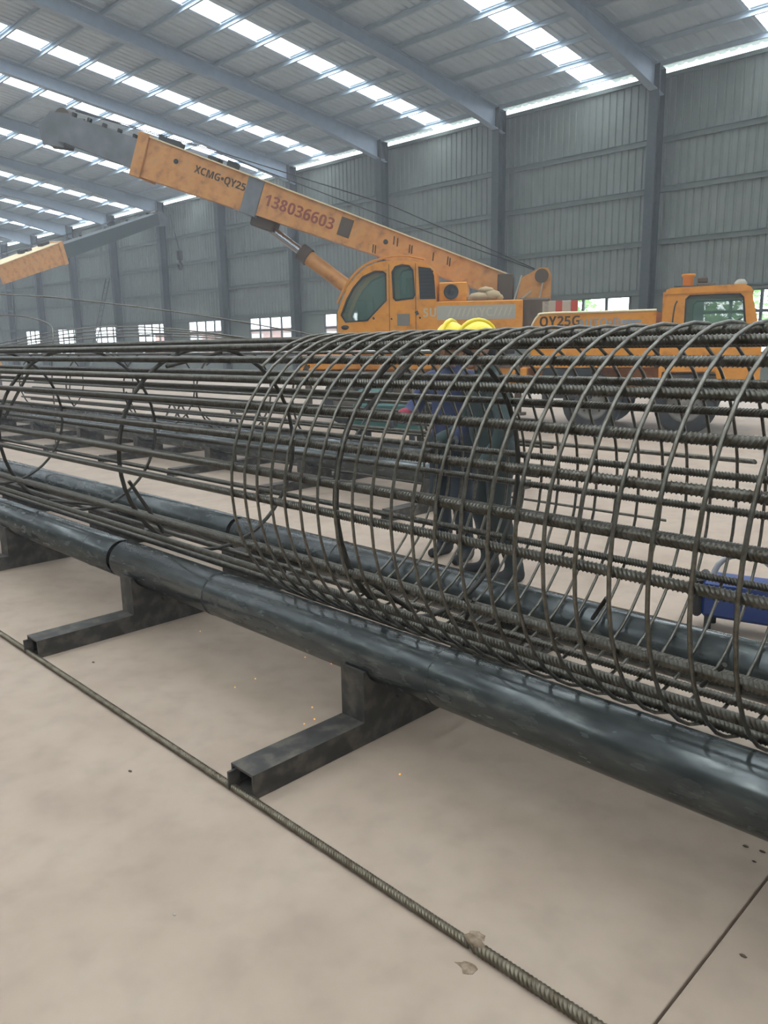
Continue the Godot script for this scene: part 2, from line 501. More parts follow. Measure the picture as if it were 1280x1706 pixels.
	for k in range(cols.size() - 1):
		var xr3: float = cols[k]
		var xl3: float = cols[k + 1]
		var sx: float = offs.get(k, xl3 + (3.2 if k < 10 else 1.7))
		if sx < xl3 or sx > xr3:
			sx = xl3 + 3.2
		for side in [0, 1]:
			var ze := WALL_Z - 0.25 if side == 0 else FRONT_Z + 0.25
			var zr := RIDGE_Z
			var pt := func(x, d, e) -> Vector3:
				var z: float = ze if e == 0 else zr
				return Vector3(x, roof_y(z) + 0.005 + d, z)
			part("roof_sheet", corrugated(xl3, sx, 0.3, 0.04, pt), "roof_sheet", ce)
			part("roof_sheet", corrugated(sx + 0.84, xr3, 0.3, 0.04, pt), "roof_sheet", ce)
			# the skylight: panes lie between solid strips over the purlins
			for i in 14:
				var p: float = pz[i + 14 * side]
				var q: float = p + 1.28 if side == 0 else p - 1.28
				q = minf(q, RIDGE_Z) if side == 0 else maxf(q, RIDGE_Z)
				var sg := 1.0 if side == 0 else -1.0
				var t0 := p + 0.09 * sg
				var t1 := q - 0.03 * sg
				st = mk()
				face(st, [Vector3(sx, roof_y(t0) + 0.012, t0), Vector3(sx + 0.84, roof_y(t0) + 0.012, t0), Vector3(sx + 0.84, roof_y(t1) + 0.012, t1), Vector3(sx, roof_y(t1) + 0.012, t1)], Vector3.DOWN)
				if side == 1:
					break
				part("skylight_pane", done(st), "skylight_pane", ce)
				st = mk()
				var u0 := p - 0.03 * sg
				face(st, [Vector3(sx, roof_y(u0) + 0.02, u0), Vector3(sx + 0.84, roof_y(u0) + 0.02, u0), Vector3(sx + 0.84, roof_y(t0) + 0.02, t0), Vector3(sx, roof_y(t0) + 0.02, t0)], Vector3.DOWN)
				part("cover_strip", done(st), "roof_sheet", ce)
			if side == 1:
				st = mk()
				var f0 := FRONT_Z
				face(st, [Vector3(sx, roof_y(f0) + 0.012, f0), Vector3(sx + 0.84, roof_y(f0) + 0.012, f0), Vector3(sx + 0.84, roof_y(zr) + 0.012, zr), Vector3(sx, roof_y(zr) + 0.012, zr)], Vector3.DOWN)
				part("skylight_pane", done(st), "skylight_pane", ce)

# ---------------------------------------------------------------- reinforcing steel
func rebar_mesh(length: float, r: float, pitch: float, rib := 0.003, sides := 10) -> ArrayMesh:
	# a ribbed bar along x from 0: slanted ribs and two long seams
	var st := mk()
	st.set_smooth_group(0)
	var n := int(length / pitch)
	var prof := [[0.0, 0.0], [0.3, 0.0], [0.46, 1.0], [0.62, 1.0], [0.78, 0.0]]
	var rows := 0
	for i in n:
		for q in prof:
			var x: float = (i + q[0]) * pitch
			for k in sides:
				var t := TAU * k / sides
				var seam := 0.6 * rib if k % (sides / 2) == 0 else 0.0
				var rad: float = r + maxf(rib * q[1] * (1.0 if k % (sides / 2) != 0 else 0.4), seam)
				st.add_vertex(Vector3(x + pitch * 0.85 * cos(t), rad * sin(t), rad * cos(t)))
			rows += 1
	for i in rows - 1:
		for k in sides:
			var k2 := (k + 1) % sides
			var a := i * sides + k
			var b := i * sides + k2
			var c := a + sides
			var d := b + sides
			st.add_index(a); st.add_index(c); st.add_index(b)
			st.add_index(b); st.add_index(c); st.add_index(d)
	for e in [0, rows - 1]:
		var base: int = e * sides
		for k in range(1, sides - 1):
			st.add_index(base)
			st.add_index(base + (k if e == 0 else k + 1))
			st.add_index(base + (k + 1 if e == 0 else k))
	st.generate_normals()
	return st.commit()

const CAGE_R := 0.646
const CAGE_Y := 1.032
const CAGE_Z := -2.64

func circle_pts(cx: float, cy: float, cz: float, r: float, n := 48) -> Array:
	var p := []
	for i in n:
		var t := TAU * i / n
		p.append(Vector3(cx, cy + r * sin(t), cz + r * cos(t)))
	return p

func cage_ring(parent: Node3D, x: float, turn: float):
	# a stiffening hoop inside the bars with a welded triangle
	var st := mk()
	tube_path(st, circle_pts(x, 0, 0, CAGE_R - 0.03, 48), 0.0125, 8, false, true)
	var ring := part("stiffener_ring", done(st), "ring", parent)
	var rr := CAGE_R - 0.055
	for k in 2:
		var a := turn - PI * 0.5 + k * 1.9
		st = mk()
		rod(st, Vector3(x + 0.024, rr * sin(a - 0.33), rr * cos(a - 0.33)), Vector3(x + 0.024, rr * sin(a + 0.33), rr * cos(a + 0.33)), 0.011, 8)
		part("brace", done(st), "ring", ring)

func build_cages():
	var bar := rebar_mesh(13.4, 0.0155, 0.0138)
	var c := thing("reinforcement_cage", "long round steel rebar cage in front, wound with spiral wire at its right end", "rebar cage", Vector3(0, CAGE_Y, CAGE_Z))
	for i in 28:
		if i in [17, 18, 26]:
			continue
		var a := deg_to_rad(7.6 + 360.0 / 28.0 * i + (2.4 if i == 27 else 4.2 if i == 25 else 0.0))
		var b := Basis(Vector3.RIGHT, rng.randf() * TAU)
		part("main_bar", bar, "rebar", c, Transform3D(b, Vector3(-12.4 + rng.randf_range(-0.06, 0.06), CAGE_R * sin(a), CAGE_R * cos(a))))
	var x := -0.49
	var k := 0
	while x > -12.3:
		cage_ring(c, x, 0.25 + 0.4 * (k % 3))
		x -= 1.82
		k += 1
	# spiral wire
	var pts := []
	var px := -3.03
	var turns := 39
	var per := 40
	var pitch := 0.104
	for t in turns:
		var p2 := lerpf(0.094, 0.116, minf(1.0, t / 20.0)) * rng.randf_range(0.93, 1.07)
		for s in per:
			var th := TAU * s / per
			var rw := CAGE_R + 0.0245 + 0.002 * sin(th * 3.0 + t)
			pts.append(Vector3(px + p2 * s / per, rw * sin(th + 0.9), rw * cos(th + 0.9)))
		px += p2
	var st := mk()
	tube_path(st, pts, 0.0068, 6)
	part("spiral_wire", done(st), "wire", c)
	# short tie stubs inside the bottom
	for q in [[-1.05, -0.58, 0.03], [-1.62, -0.53, -0.2], [-2.1, -0.58, 0.05]]:
		st = mk()
		rod(st, Vector3(q[0], q[1], q[2]), Vector3(q[0] + 0.1, q[1] + 0.13, q[2] + 0.07), 0.009, 8)
		part("spacer_stub", done(st), "ring", c)
	# second, unfinished cage on the row behind
	var c2 := thing("reinforcement_cage", "half-built rebar cage without spiral wire, standing on the stands behind", "rebar cage", Vector3(0, CAGE_Y, -6.35))
	var which := [0, 2, 4, 5, 12, 14, 15, 16, 17, 18, 19, 20, 21, 22, 23, 24, 25, 26]
	for i in which.size():
		var a := deg_to_rad(4.0 + 360.0 / 28.0 * which[i])
		var e := -4.6 + rng.randf_range(-0.5, 0.5)
		if which[i] == 26:
			e = -2.1
		elif which[i] == 24:
			e = -3.82
		part("main_bar", bar, "rebar", c2, Transform3D(Basis(Vector3.RIGHT, rng.randf() * TAU), Vector3(e - 13.35, CAGE_R * sin(a), CAGE_R * cos(a))))
	x = -5.2
	while x > -17.0:
		cage_ring(c2, x, 0.2 + 0.5 * (k % 4))
		x -= 2.05
		k += 1
	# loose bars left behind the cage
	var short := rebar_mesh(6.0, 0.0125, 0.012, 0.0018, 8)
	var loose := [["thin loose rebar lying on the rear stands with its free end to the right", -2.99, 0.1145, -6.42]]
	for l in loose:
		var o := thing("loose_rebar", l[0], "rebar", Vector3(l[1], l[2], l[3]))
		part("bar", short, "rebar", o, Transform3D(Basis(), Vector3(-6.0, 0, 0)))
	# bars lying on the floor in front
	var fb := thing("floor_rebar", "long thin rebar lying on the floor in front of the stands", "rebar", Vector3(-1.19, 0.0145, -1.486))
	part("bar", rebar_mesh(11.0, 0.0122, 0.0125, 0.0032, 10), "floor_bar", fb, Transform3D(Basis(Vector3.RIGHT, 0.5), Vector3(-11.0, 0, 0)))
	var fb2 := thing("floor_rebar", "thicker rebar continuing the floor bar at the lower right", "rebar", Vector3(-1.175, 0.0175, -1.486))
	part("bar", rebar_mesh(2.6, 0.015, 0.0135, 0.0034, 12), "floor_bar", fb2, Transform3D(Basis(Vector3.RIGHT, 1.2), Vector3.ZERO))
	st = mk()
	var wp := []
	for i in 7:
		wp.append(Vector3(-0.03 + 0.012 * i, 0.012 + 0.004 * sin(i * 2.1), 0.002 * cos(i * 1.7)))
	tube_path(st, wp, [0.003, 0.011, 0.014, 0.012, 0.015, 0.011, 0.004], 8)
	part("weld", done(st), "stain", fb2)
	# loose wires at the left, behind the cage
	var wires := [
		["long thin steel wire sagging across the left background", [Vector3(-16.5, 2.75, -1.5), Vector3(-12.93, 2.49, -4.65), Vector3(-11.94, 2.36, -5.61), Vector3(-10.88, 2.16, -6.61), Vector3(-10.01, 1.95, -7.43), Vector3(-9.34, 1.75, -8.05), Vector3(-8.2, 1.25, -8.8), Vector3(-7.4, 0.4, -9.3), Vector3(-7.2, 0.02, -9.5)], 0.012],
		["short curved steel wire springing up at the far left", [Vector3(-14.2, 2.05, -4.2), Vector3(-13.0, 2.18, -4.7), Vector3(-12.4, 2.05, -5.1), Vector3(-12.1, 1.8, -5.05), Vector3(-12.15, 1.3, -5.0), Vector3(-12.2, 0.6, -5.0), Vector3(-12.2, 0.012, -4.95)], 0.012],
	]
	for w in wires:
		st = mk()
		tube_path(st, smooth_path(w[1], 6), w[2], 6)
		var o := part("steel_wire", done(st), "wire", self)
		o.name = numbered("loose_wire")
		tag(o, w[0], "wire", "loose wires behind the cage")
	# flat arcs of wire resting over the second cage
	for i in 4:
		var w2 := []
		for s in 13:
			var f := s / 12.0
			w2.append(Vector3(-16.5 + 8.6 * f, 1.7 + (0.34 - 0.05 * i) * sin(PI * f) - 0.1 * f, -5.5 - 0.17 * i - 1.1 * f))
		st = mk()
		tube_path(st, smooth_path(w2, 3), 0.011, 6)
		var o2 := part("steel_wire", done(st), "wire", self)
		o2.name = numbered("arched_wire")
		tag(o2, "%s of the arched steel wires lying over the unfinished cage at left" % ["highest", "second highest", "third highest", "lowest"][i], "wire", "arched wires at left")

func smooth_path(p: Array, sub: int) -> Array:
	var out := []
	for i in range(p.size() - 1):
		var a: Vector3 = p[maxi(i - 1, 0)]
		var b: Vector3 = p[i]
		var c: Vector3 = p[i + 1]
		var d: Vector3 = p[mini(i + 2, p.size() - 1)]
		for s in sub:
			out.append(b.cubic_interpolate(c, a, d, float(s) / sub))
	out.append(p[p.size() - 1])
	return out

# ---------------------------------------------------------------- roller stands and pipes
const PIPE_R := 0.117
const PIPE_Y := 0.364
const PIPE_DZ := 0.44

func cradle(zp: float, zf: float, zb: float) -> PackedVector2Array:
	# side outline of a block (z, y): a tall box with a hollow that takes the pipe; zf is its outer face
	var p := PackedVector2Array()
	var s := signf(zf - zp)
	p.append(Vector2(zf, 0.1))
	p.append(Vector2(zf, 0.325))
	for i in 11:
		var t := lerpf(-0.335, -PI + 0.335, i / 10.0)
		p.append(Vector2(zp + s * cos(t) * (PIPE_R + 0.005), PIPE_Y + sin(t) * (PIPE_R + 0.005)))
	p.append(Vector2(zb, 0.325))
	p.append(Vector2(zb, 0.1))
	return p

func make_stand() -> Node3D:
	var o := thing("roller_stand", "", "roller stand", Vector3.ZERO)
	# base beam: a hollow box section across both pipes
	var st := mk()
	var X := Transform3D(Basis(), Vector3.ZERO)
	var outer := PackedVector2Array([Vector2(-0.07, 0.0), Vector2(0.07, 0.0), Vector2(0.07, 0.1), Vector2(-0.07, 0.1)])
	var inner := PackedVector2Array([Vector2(-0.061, 0.009), Vector2(0.061, 0.009), Vector2(0.061, 0.091), Vector2(-0.061, 0.091)])
	ring_prism(st, outer, inner, -1.14, 1.14, X)
	var beam := part("base_beam", done(st), "stand", o)
	for s in [-1, 1]:
		st = mk()
		bx(st, Vector3(-0.05, 0.045, 1.145 * s), Vector3(0.012, 0.075, 0.05), Basis(), 0.002)
		part("end_lug", done(st), "stand", beam)
	# blocks: extruded across x
	var swap := Transform3D(Basis(Vector3(0, 0, 1), Vector3(0, 1, 0), Vector3(1, 0, 0)), Vector3.ZERO)
	for s in [-1.0, 1.0]:
		st = mk()
		prism(st, cradle(PIPE_DZ * s, 0.57 * s, 0.15 * s), -0.07, 0.07, swap)
		part("cradle_block", done(st), "stand", o)
		st = mk()
		bx(st, Vector3(0.078, 0.16, 0.3 * s), Vector3(0.02, 0.012, 0.16))
		part("gusset", done(st), "stand", o)
	return o

func pipe_part(called: String, x0: float, x1: float, z: float, label: String):
	var o := thing(called, label, "pipe", Vector3(x1, PIPE_Y, z), 0, "support pipes")
	var st := mk()
	var n := 40
	var l := x1 - x0
	tube_path(st, [Vector3(-l, 0, 0), Vector3(-l + 0.006, 0, 0), Vector3(-0.006, 0, 0), Vector3(0, 0, 0)], [PIPE_R - 0.004, PIPE_R, PIPE_R, PIPE_R - 0.004], n, false)
	part("shell", done(st), "pipe", o)
	st = mk()
	tube_path(st, [Vector3(-l + 0.01, 0, 0), Vector3(-0.01, 0, 0)], PIPE_R - 0.012, n, false)
	part("bore", done(st), "bore", o)
	for e in [[0.0, -0.01], [-l, -l + 0.01]]:
		st = mk()
		for k in n:
			var a := TAU * k / n
			var b := TAU * (k + 1) / n
			face(st, [Vector3(e[0], cos(a) * (PIPE_R - 0.004), sin(a) * (PIPE_R - 0.004)), Vector3(e[0], cos(b) * (PIPE_R - 0.004), sin(b) * (PIPE_R - 0.004)), Vector3(e[1], cos(b) * (PIPE_R - 0.012), sin(b) * (PIPE_R - 0.012)), Vector3(e[1], cos(a) * (PIPE_R - 0.012), sin(a) * (PIPE_R - 0.012))], Vector3(e[0] - e[1], 0, 0))
		part("rim", done(st), "pipe", o)
	# welded seams every few metres
	var sx := -0.34
	while sx > -l:
		st = mk()
		var wr := []
		for k in 48:
			var a := TAU * k / 48.0
			wr.append(Vector3(sx + 0.002 * sin(a * 9.0), (PIPE_R - 0.001) * sin(a), (PIPE_R - 0.001) * cos(a)))
		tube_path(st, wr, 0.0035, 5, false, true)
		part("weld_seam", done(st), "pipe", o)
		sx -= 1.575
	st = mk()
	rod(st, Vector3(-l - 0.1, 0, 0), Vector3(-l + 0.3, 0, 0), 0.085, 24)
	part("coupling", done(st), "bore", o)

func build_stands():
	var words := ["first", "second", "third", "fourth", "fifth", "sixth", "seventh", "eighth", "ninth", "tenth", "eleventh", "twelfth", "thirteenth"]
	var proto := make_stand()
	var n := 0
	for row in 2:
		var count := 7 if row == 0 else 8
		for i in count:
			var o: Node3D = proto
			if n > 0:
				o = proto.duplicate()
				o.name = numbered("roller_stand")
				add_child(o, true)
			n += 1
			var x := -2.29 - 1.985 * (i - 1) if row == 0 else -5.2 - 2.0 * i
			o.position = Vector3(x, 0, CAGE_Z if row == 0 else -6.35)
			var lab := "dark steel roller stand with two cradle blocks, %s from the right in the %s row" % [words[i], "front" if row == 0 else "rear"]
			tag(o, lab, "roller stand", "roller stands")
	pipe_part("support_pipe", -4.505, 1.6, CAGE_Z + PIPE_DZ, "dark blue grey steel pipe nearest the camera, right of the gap")
	pipe_part("support_pipe", -12.6, -4.55, CAGE_Z + PIPE_DZ, "dark steel pipe nearest the camera, left of the gap")
	pipe_part("support_pipe", -4.515, 1.6, CAGE_Z - PIPE_DZ, "dark steel pipe under the far side of the front cage, right of its gap")
	pipe_part("support_pipe", -12.6, -4.56, CAGE_Z - PIPE_DZ, "shiny steel pipe under the far side of the front cage, left of its gap")
	pipe_part("support_pipe", -20.0, -4.9, -6.35 + PIPE_DZ, "steel pipe on the near side of the rear row of stands")
	pipe_part("support_pipe", -20.0, -4.9, -6.35 - PIPE_DZ, "steel pipe on the far side of the rear row of stands")

# ---------------------------------------------------------------- truck cranes
func poly(a: Array) -> PackedVector2Array:
	var p := PackedVector2Array()
	for v in a:
		p.append(Vector2(v[0], v[1]))
	return p

func grow(p: PackedVector2Array, d: float) -> PackedVector2Array:
	# outline moved outwards by d, point by point
	var area := 0.0
	for i in p.size():
		area += p[i].cross(p[(i + 1) % p.size()])
	var s := signf(area)
	var out := PackedVector2Array()
	for i in p.size():
		var a := p[(i - 1 + p.size()) % p.size()]
		var b := p[i]
		var c := p[(i + 1) % p.size()]
		var n1 := Vector2((b - a).y, -(b - a).x).normalized() * s
		var n2 := Vector2((c - b).y, -(c - b).x).normalized() * s
		var n := (n1 + n2).normalized()
		out.append(b + n * d / maxf(0.4, n.dot(n1)))
	return out

func text_part(called: String, words: String, size: float, m: String, parent: Node3D, at: Transform3D, bold := true):
	var t := TextMesh.new()
	t.text = words
	var f := SystemFont.new()
	f.font_names = PackedStringArray(["Droid Sans"])
	f.font_weight = 700 if bold else 400
	t.font = f
	t.font_size = 64
	t.pixel_size = size / 64.0
	t.depth = 0.006
	part(called, t, m, parent, at)

func wheel(parent: Node3D, at: Vector3, r := 0.53):
	var X := Transform3D(Basis(Vector3.RIGHT, PI / 2), at)
	var st := mk()
	lathe(st, [Vector2(0.3, -0.14), Vector2(r - 0.07, -0.15), Vector2(r - 0.01, -0.12), Vector2(r, -0.05), Vector2(r, 0.05), Vector2(r - 0.01, 0.12), Vector2(r - 0.07, 0.15), Vector2(0.3, 0.14)], 32, X)
	var t := part("wheel", done(st), "rubber", parent)
	st = mk()
	lathe(st, [Vector2(0.0, 0.07), Vector2(0.1, 0.07), Vector2(0.13, 0.03), Vector2(0.26, 0.02), Vector2(0.31, 0.1), Vector2(0.31, -0.1), Vector2(0.0, -0.1)], 24, X)
	part("hub", done(st), "hub", t)
	for k in 8:
		st = mk()
		var a := TAU * k / 8.0
		rod(st, X * Vector3(0.19 * cos(a), 0.02, 0.19 * sin(a)), X * Vector3(0.19 * cos(a), 0.06, 0.19 * sin(a)), 0.018, 6)
		part("wheel_nut", done(st), "black_part", t)

func make_crane(label: String, at: Vector3, turn: float, super_at: Vector3, super_turn: float, elev: float, sec1: float, sec2: float, head_len: float, lettered: bool) -> Node3D:
	var o := thing("truck_crane", label, "crane", at, turn)
	var W := 2.4
	# ---- carrier: x forwards, near side at z = 0
	var st := mk()
	bx(st, Vector3(-3.4, 0.98, -0.75), Vector3(8.2, 0.34, 0.16), Basis(), 0.01)
	bx(st, Vector3(-3.4, 0.98, -1.65), Vector3(8.2, 0.34, 0.16), Basis(), 0.01)
	for x in [-7.2, -5.6, -3.0, -1.0, 0.4]:
		bx(st, Vector3(x, 0.98, -1.2), Vector3(0.16, 0.26, 0.9))
	part("chassis", done(st), "crane_paint", o)
	st = mk()
	prism(st, grow(poly([[-2.62, 1.18], [-2.62, 1.9], [-2.52, 2.08], [-2.4, 2.13], [-0.45, 2.13], [-0.45, 1.18]]), 0.0), -W, -0.02)
	var deck := part("deck_fairing", done(st), "crane_paint", o)
	st = mk()
	tube_path(st, smooth_path([Vector3(-2.63, 1.86, -0.02), Vector3(-2.58, 1.99, -0.02), Vector3(-2.5, 2.1, -0.02), Vector3(-2.38, 2.145, -0.02), Vector3(-1.5, 2.145, -0.02), Vector3(-0.45, 2.145, -0.02)], 4), 0.022, 8)
	part("edge_trim", done(st), "cream_edge", deck)
	if lettered:
		text_part("lettering", "QY25G", 0.24, "dark_letter", deck, Transform3D(Basis(), Vector3(-2.1, 2.0, -0.015)))
		text_part("lettering", "AUTO•lluoc", 0.2, "blue_letter", deck, Transform3D(Basis(), Vector3(-1.25, 1.955, -0.015)))
		st = mk()
		bx(st, Vector3(-0.85, 1.97, -0.018), Vector3(0.32, 0.045, 0.006))
		part("stripe", done(st), "blue_letter", deck)
	st = mk()
	bx(st, Vector3(-6.0, 1.3, -W * 0.5), Vector3(3.0, 0.3, W - 0.05), Basis(), 0.02)
	part("rear_deck", done(st), "crane_paint", o)
	for x in [-7.35, -2.85]:
		st = mk()
		bx(st, Vector3(x, 1.0, -W * 0.5), Vector3(0.34, 0.36, W), Basis(), 0.015)
		var ob := part("outrigger_box", done(st), "crane_paint", o)
		for zz in [-0.05, -W + 0.05]:
			st = mk()
			rod(st, Vector3(x, 0.35, zz), Vector3(x, 1.25, zz), 0.07, 12)
			rod(st, Vector3(x, 0.3, zz), Vector3(x, 0.35, zz), 0.16, 16)
			part("outrigger_jack", done(st), "grimy", ob)
	st = mk()
	prism(st, poly([[-2.4, 0.62], [-2.4, 1.16], [-1.5, 1.16], [-1.5, 0.62]]), -0.55, -0.05)
	part("fuel_tank", done(st), "black_part", o)
	for x in [0.1, -1.5, -5.2, -6.5]:
		for zz in [-0.2, -W + 0.2]:
			wheel(o, Vector3(x, 0.532, zz))
	# ---- carrier cab
	var cab := Node3D.new()
	cab.name = "carrier_cab"
	o.add_child(cab, true)
	var outline := poly([[-0.36, 0.85], [-0.36, 1.9], [-0.31, 2.36], [-0.25, 2.46], [0.95, 2.48], [1.02, 2.4], [1.16, 1.85], [1.24, 1.3], [1.24, 0.85], [0.62, 0.85], [0.55, 1.1], [-0.3, 1.1], [-0.34, 0.85]])
	var hole := poly([[0.03, 1.86], [0.03, 2.3], [0.08, 2.35], [0.84, 2.35], [0.89, 2.3], [0.95, 1.86]])
	for zz in [[-0.06, 0.0], [-W, -W + 0.06]]:
		st = mk()
		# side skin around the window
		prism(st, poly([[-0.36, 0.85], [-0.36, 1.9], [-0.31, 2.36], [-0.25, 2.46], [0.03, 2.465], [0.03, 1.1], [-0.3, 1.1], [-0.34, 0.85]]), zz[0], zz[1])
		prism(st, poly([[0.03, 2.35], [0.03, 2.465], [0.95, 2.48], [1.02, 2.4], [0.89, 2.35]]), zz[0], zz[1])
		prism(st, poly([[0.89, 2.35], [1.02, 2.4], [1.16, 1.85], [0.95, 1.86]]), zz[0], zz[1])
		prism(st, poly([[0.03, 1.1], [0.03, 1.86], [1.16, 1.85], [1.24, 1.3], [1.24, 0.85], [0.62, 0.85], [0.55, 1.1]]), zz[0], zz[1])
		part("cab_side", done(st), "crane_paint", cab)
		st = mk()
		prism(st, hole, (zz[0] + zz[1]) * 0.5 - 0.004, (zz[0] + zz[1]) * 0.5 + 0.004)
		part("side_window", done(st), "cab_glass", cab)
		st = mk()
		ring_prism(st, grow(hole, 0.025), hole, zz[0] - 0.006, zz[1] + 0.006)
		part("window_seal", done(st), "black_part", cab)
	st = mk()
	bx(st, Vector3(-0.335, 1.65, -W * 0.5), Vector3(0.05, 1.58, W - 0.12))
	part("cab_back", done(st), "crane_paint", cab)
	st = mk()
	prism(st, poly([[-0.33, 2.4], [-0.3, 2.47], [-0.24, 2.5], [0.9, 2.52], [1.0, 2.47], [1.05, 2.4]]), -W - 0.02, 0.02)
	part("cab_roof", done(st), "crane_paint", cab)
	st = mk()
	bx(st, Vector3(0.45, 1.0, -W * 0.5), Vector3(1.5, 0.08, W - 0.14))
	part("cab_floor", done(st), "grimy", cab)
	st = mk()
	face(st, [Vector3(1.15, 1.85, -0.08), Vector3(1.15, 1.85, -W + 0.08), Vector3(1.0, 2.4, -W + 0.08), Vector3(1.0, 2.4, -0.08)], Vector3(1, 0, 0))
	part("windscreen", done(st), "cab_glass", cab)
	st = mk()
	bx(st, Vector3(1.2, 1.35, -W * 0.5), Vector3(0.06, 1.0, W - 0.1), Basis(), 0.02)
	part("cab_front", done(st), "crane_paint", cab)
	st = mk()
	bx(st, Vector3(0.15, 1.45, -0.6), Vector3(0.5, 0.16, 0.5), Basis(), 0.03)
	bx(st, Vector3(-0.1, 1.85, -0.6), Vector3(0.14, 0.75, 0.48), Basis(Vector3(0, 0, 1), 0.12), 0.03)
	part("seat", done(st), "seat", cab)
	st = mk()
	tube_path(st, circle_pts(0, 0, 0, 0.22, 24).map(func(p): return Vector3(0.72, 1.86, -0.6) + Basis(Vector3(0, 0, 1), -0.9) * p), 0.016, 6, false, true)
	part("steering_wheel", done(st), "black_part", cab)
	st = mk()
	tube_path(st, smooth_path([Vector3(-0.18, 1.75, 0.03), Vector3(-0.17, 2.0, 0.06), Vector3(-0.15, 2.2, 0.06), Vector3(-0.12, 2.28, 0.03)], 4), 0.014, 6)
	part("grab_handle", done(st), "black_part", cab)
	# roof gear
	st = mk()
	lathe(st, [Vector2(0.0, 2.52), Vector2(0.09, 2.52), Vector2(0.09, 2.72), Vector2(0.115, 2.74), Vector2(0.115, 2.78), Vector2(0.0, 2.79)], 18, Transform3D(Basis(), Vector3(-0.02, 0, -0.9)))
	part("air_intake", done(st), "crane_paint", cab)
	st = mk()
	bx(st, Vector3(0.28, 2.56, -0.9), Vector3(0.3, 0.1, 0.3), Basis(), 0.02)
	bx(st, Vector3(0.22, 2.66, -0.9), Vector3(0.16, 0.1, 0.2), Basis(), 0.02)
	part("beacon_base", done(st), "grimy", cab)
	st = mk()
	lathe(st, [Vector2(0.1, 0.0), Vector2(0.1, 0.05), Vector2(0.06, 0.1), Vector2(0.0, 0.11)], 14, Transform3D(Basis(), Vector3(0.84, 2.515, -0.4)))
	part("roof_lamp", done(st), "faded_panel", cab)
	st = mk()
	rod(st, Vector3(-0.2, 2.535, -0.25), Vector3(1.9, 2.5, -0.25), 0.012, 6)
	rod(st, Vector3(0.7, 2.48, -0.05), Vector3(1.9, 2.53, -0.25), 0.012, 6)
	part("mirror_arm", done(st), "black_part", cab)
	st = mk()
	bx(st, Vector3(1.9, 2.3, -0.25), Vector3(0.06, 0.42, 0.22), Basis(), 0.02)
	part("mirror", done(st), "black_part", cab)

	# ---- superstructure: turned on its slew ring, near side at z = 1.2
	var S := Transform3D(Basis(Vector3.UP, turn), at).affine_inverse() * Transform3D(Basis(Vector3.UP, super_turn), super_at)
	st = mk()
	lathe(st, [Vector2(0.75, 1.42), Vector2(0.75, 1.75), Vector2(0.0, 1.75)], 32)
	part("slew_ring", done(st), "grimy", o, S)
	st = mk()
	bx(st, Vector3(-0.4, 1.82, 0), Vector3(4.6, 0.14, 2.3), Basis(), 0.02)
	part("turntable_deck", done(st), "crane_paint", o, S)
	st = mk()
	bx(st, Vector3(-0.05, 2.16, 1.1), Vector3(1.9, 0.52, 0.18), Basis(), 0.015)
	var side := part("side_box", done(st), "crane_paint", o, S)
	st = mk()
	bx(st, Vector3(0.03, 2.21, 1.193), Vector3(1.48, 0.26, 0.008))
	part("sign_plate", done(st), "faded_panel", side)
	if lettered:
		text_part("lettering", "/////KYC////", 0.22, "faded_letter", side, Transform3D(Basis(), Vector3(0.1, 2.21, 1.2)))
		text_part("lettering", "SU", 0.22, "faded_letter", side, Transform3D(Basis(), Vector3(-0.84, 2.22, 1.2)))
	# operator cab
	var oc := Node3D.new()
	oc.name = "operator_cab"
	o.add_child(oc, true)
	oc.transform = S
	var shell := poly([[-2.66, 1.8], [-2.64, 2.27], [-2.57, 2.44], [-2.42, 2.74], [-2.24, 2.95], [-2.06, 3.09], [-1.88, 3.16], [-1.65, 3.2], [-1.14, 3.17], [-0.9, 3.12], [-0.78, 3.0], [-0.72, 2.6], [-0.7, 1.8]])
	var w1 := poly([[-2.56, 2.21], [-2.44, 2.5], [-2.31, 2.71], [-2.13, 2.9], [-1.89, 3.0], [-1.74, 2.99], [-1.69, 2.95], [-1.69, 2.47], [-2.06, 2.11], [-2.48, 2.09]])
	var w2 := poly([[-1.55, 2.98], [-1.49, 3.07], [-1.37, 3.1], [-1.24, 3.08], [-1.17, 3.0], [-1.14, 2.55], [-1.17, 2.5], [-1.49, 2.47], [-1.53, 2.51]])
	for zz in [[1.14, 1.2], [0.2, 0.26]]:
		st = mk()
		holed(st, shell, [w1, w2], zz[0], zz[1])
		part("cab_side", done(st), "crane_paint", oc)
		for w in [w1, w2]:
			st = mk()
			prism(st, w, zz[0] + 0.026, zz[0] + 0.034)
			part("side_window", done(st), "cab_glass", oc)
			st = mk()
			ring_prism(st, grow(w, 0.022), grow(w, -0.008), zz[0] - 0.008, zz[1] + 0.008)
			part("window_seal", done(st), "black_part", oc)
	# skin from front to back
	st = mk()
	for i in range(1, shell.size() - 1):
		var a := shell[i]
		var b := shell[i + 1]
		if i >= 1 and i <= 4:
			continue
		var n := Vector3(-(b - a).y, (b - a).x, 0)
		face(st, [Vector3(a.x, a.y, 0.2), Vector3(b.x, b.y, 0.2), Vector3(b.x, b.y, 1.2), Vector3(a.x, a.y, 1.2)], n, 5)
	face(st, [Vector3(-2.66, 1.8, 0.2), Vector3(-2.64, 2.27, 0.2), Vector3(-2.64, 2.27, 1.2), Vector3(-2.66, 1.8, 1.2)], Vector3.LEFT)
	face(st, [Vector3(-2.66, 1.8, 0.2), Vector3(-0.7, 1.8, 0.2), Vector3(-0.7, 1.8, 1.2), Vector3(-2.66, 1.8, 1.2)], Vector3.DOWN)
	part("cab_shell", done(st), "crane_paint", oc)
	st = mk()
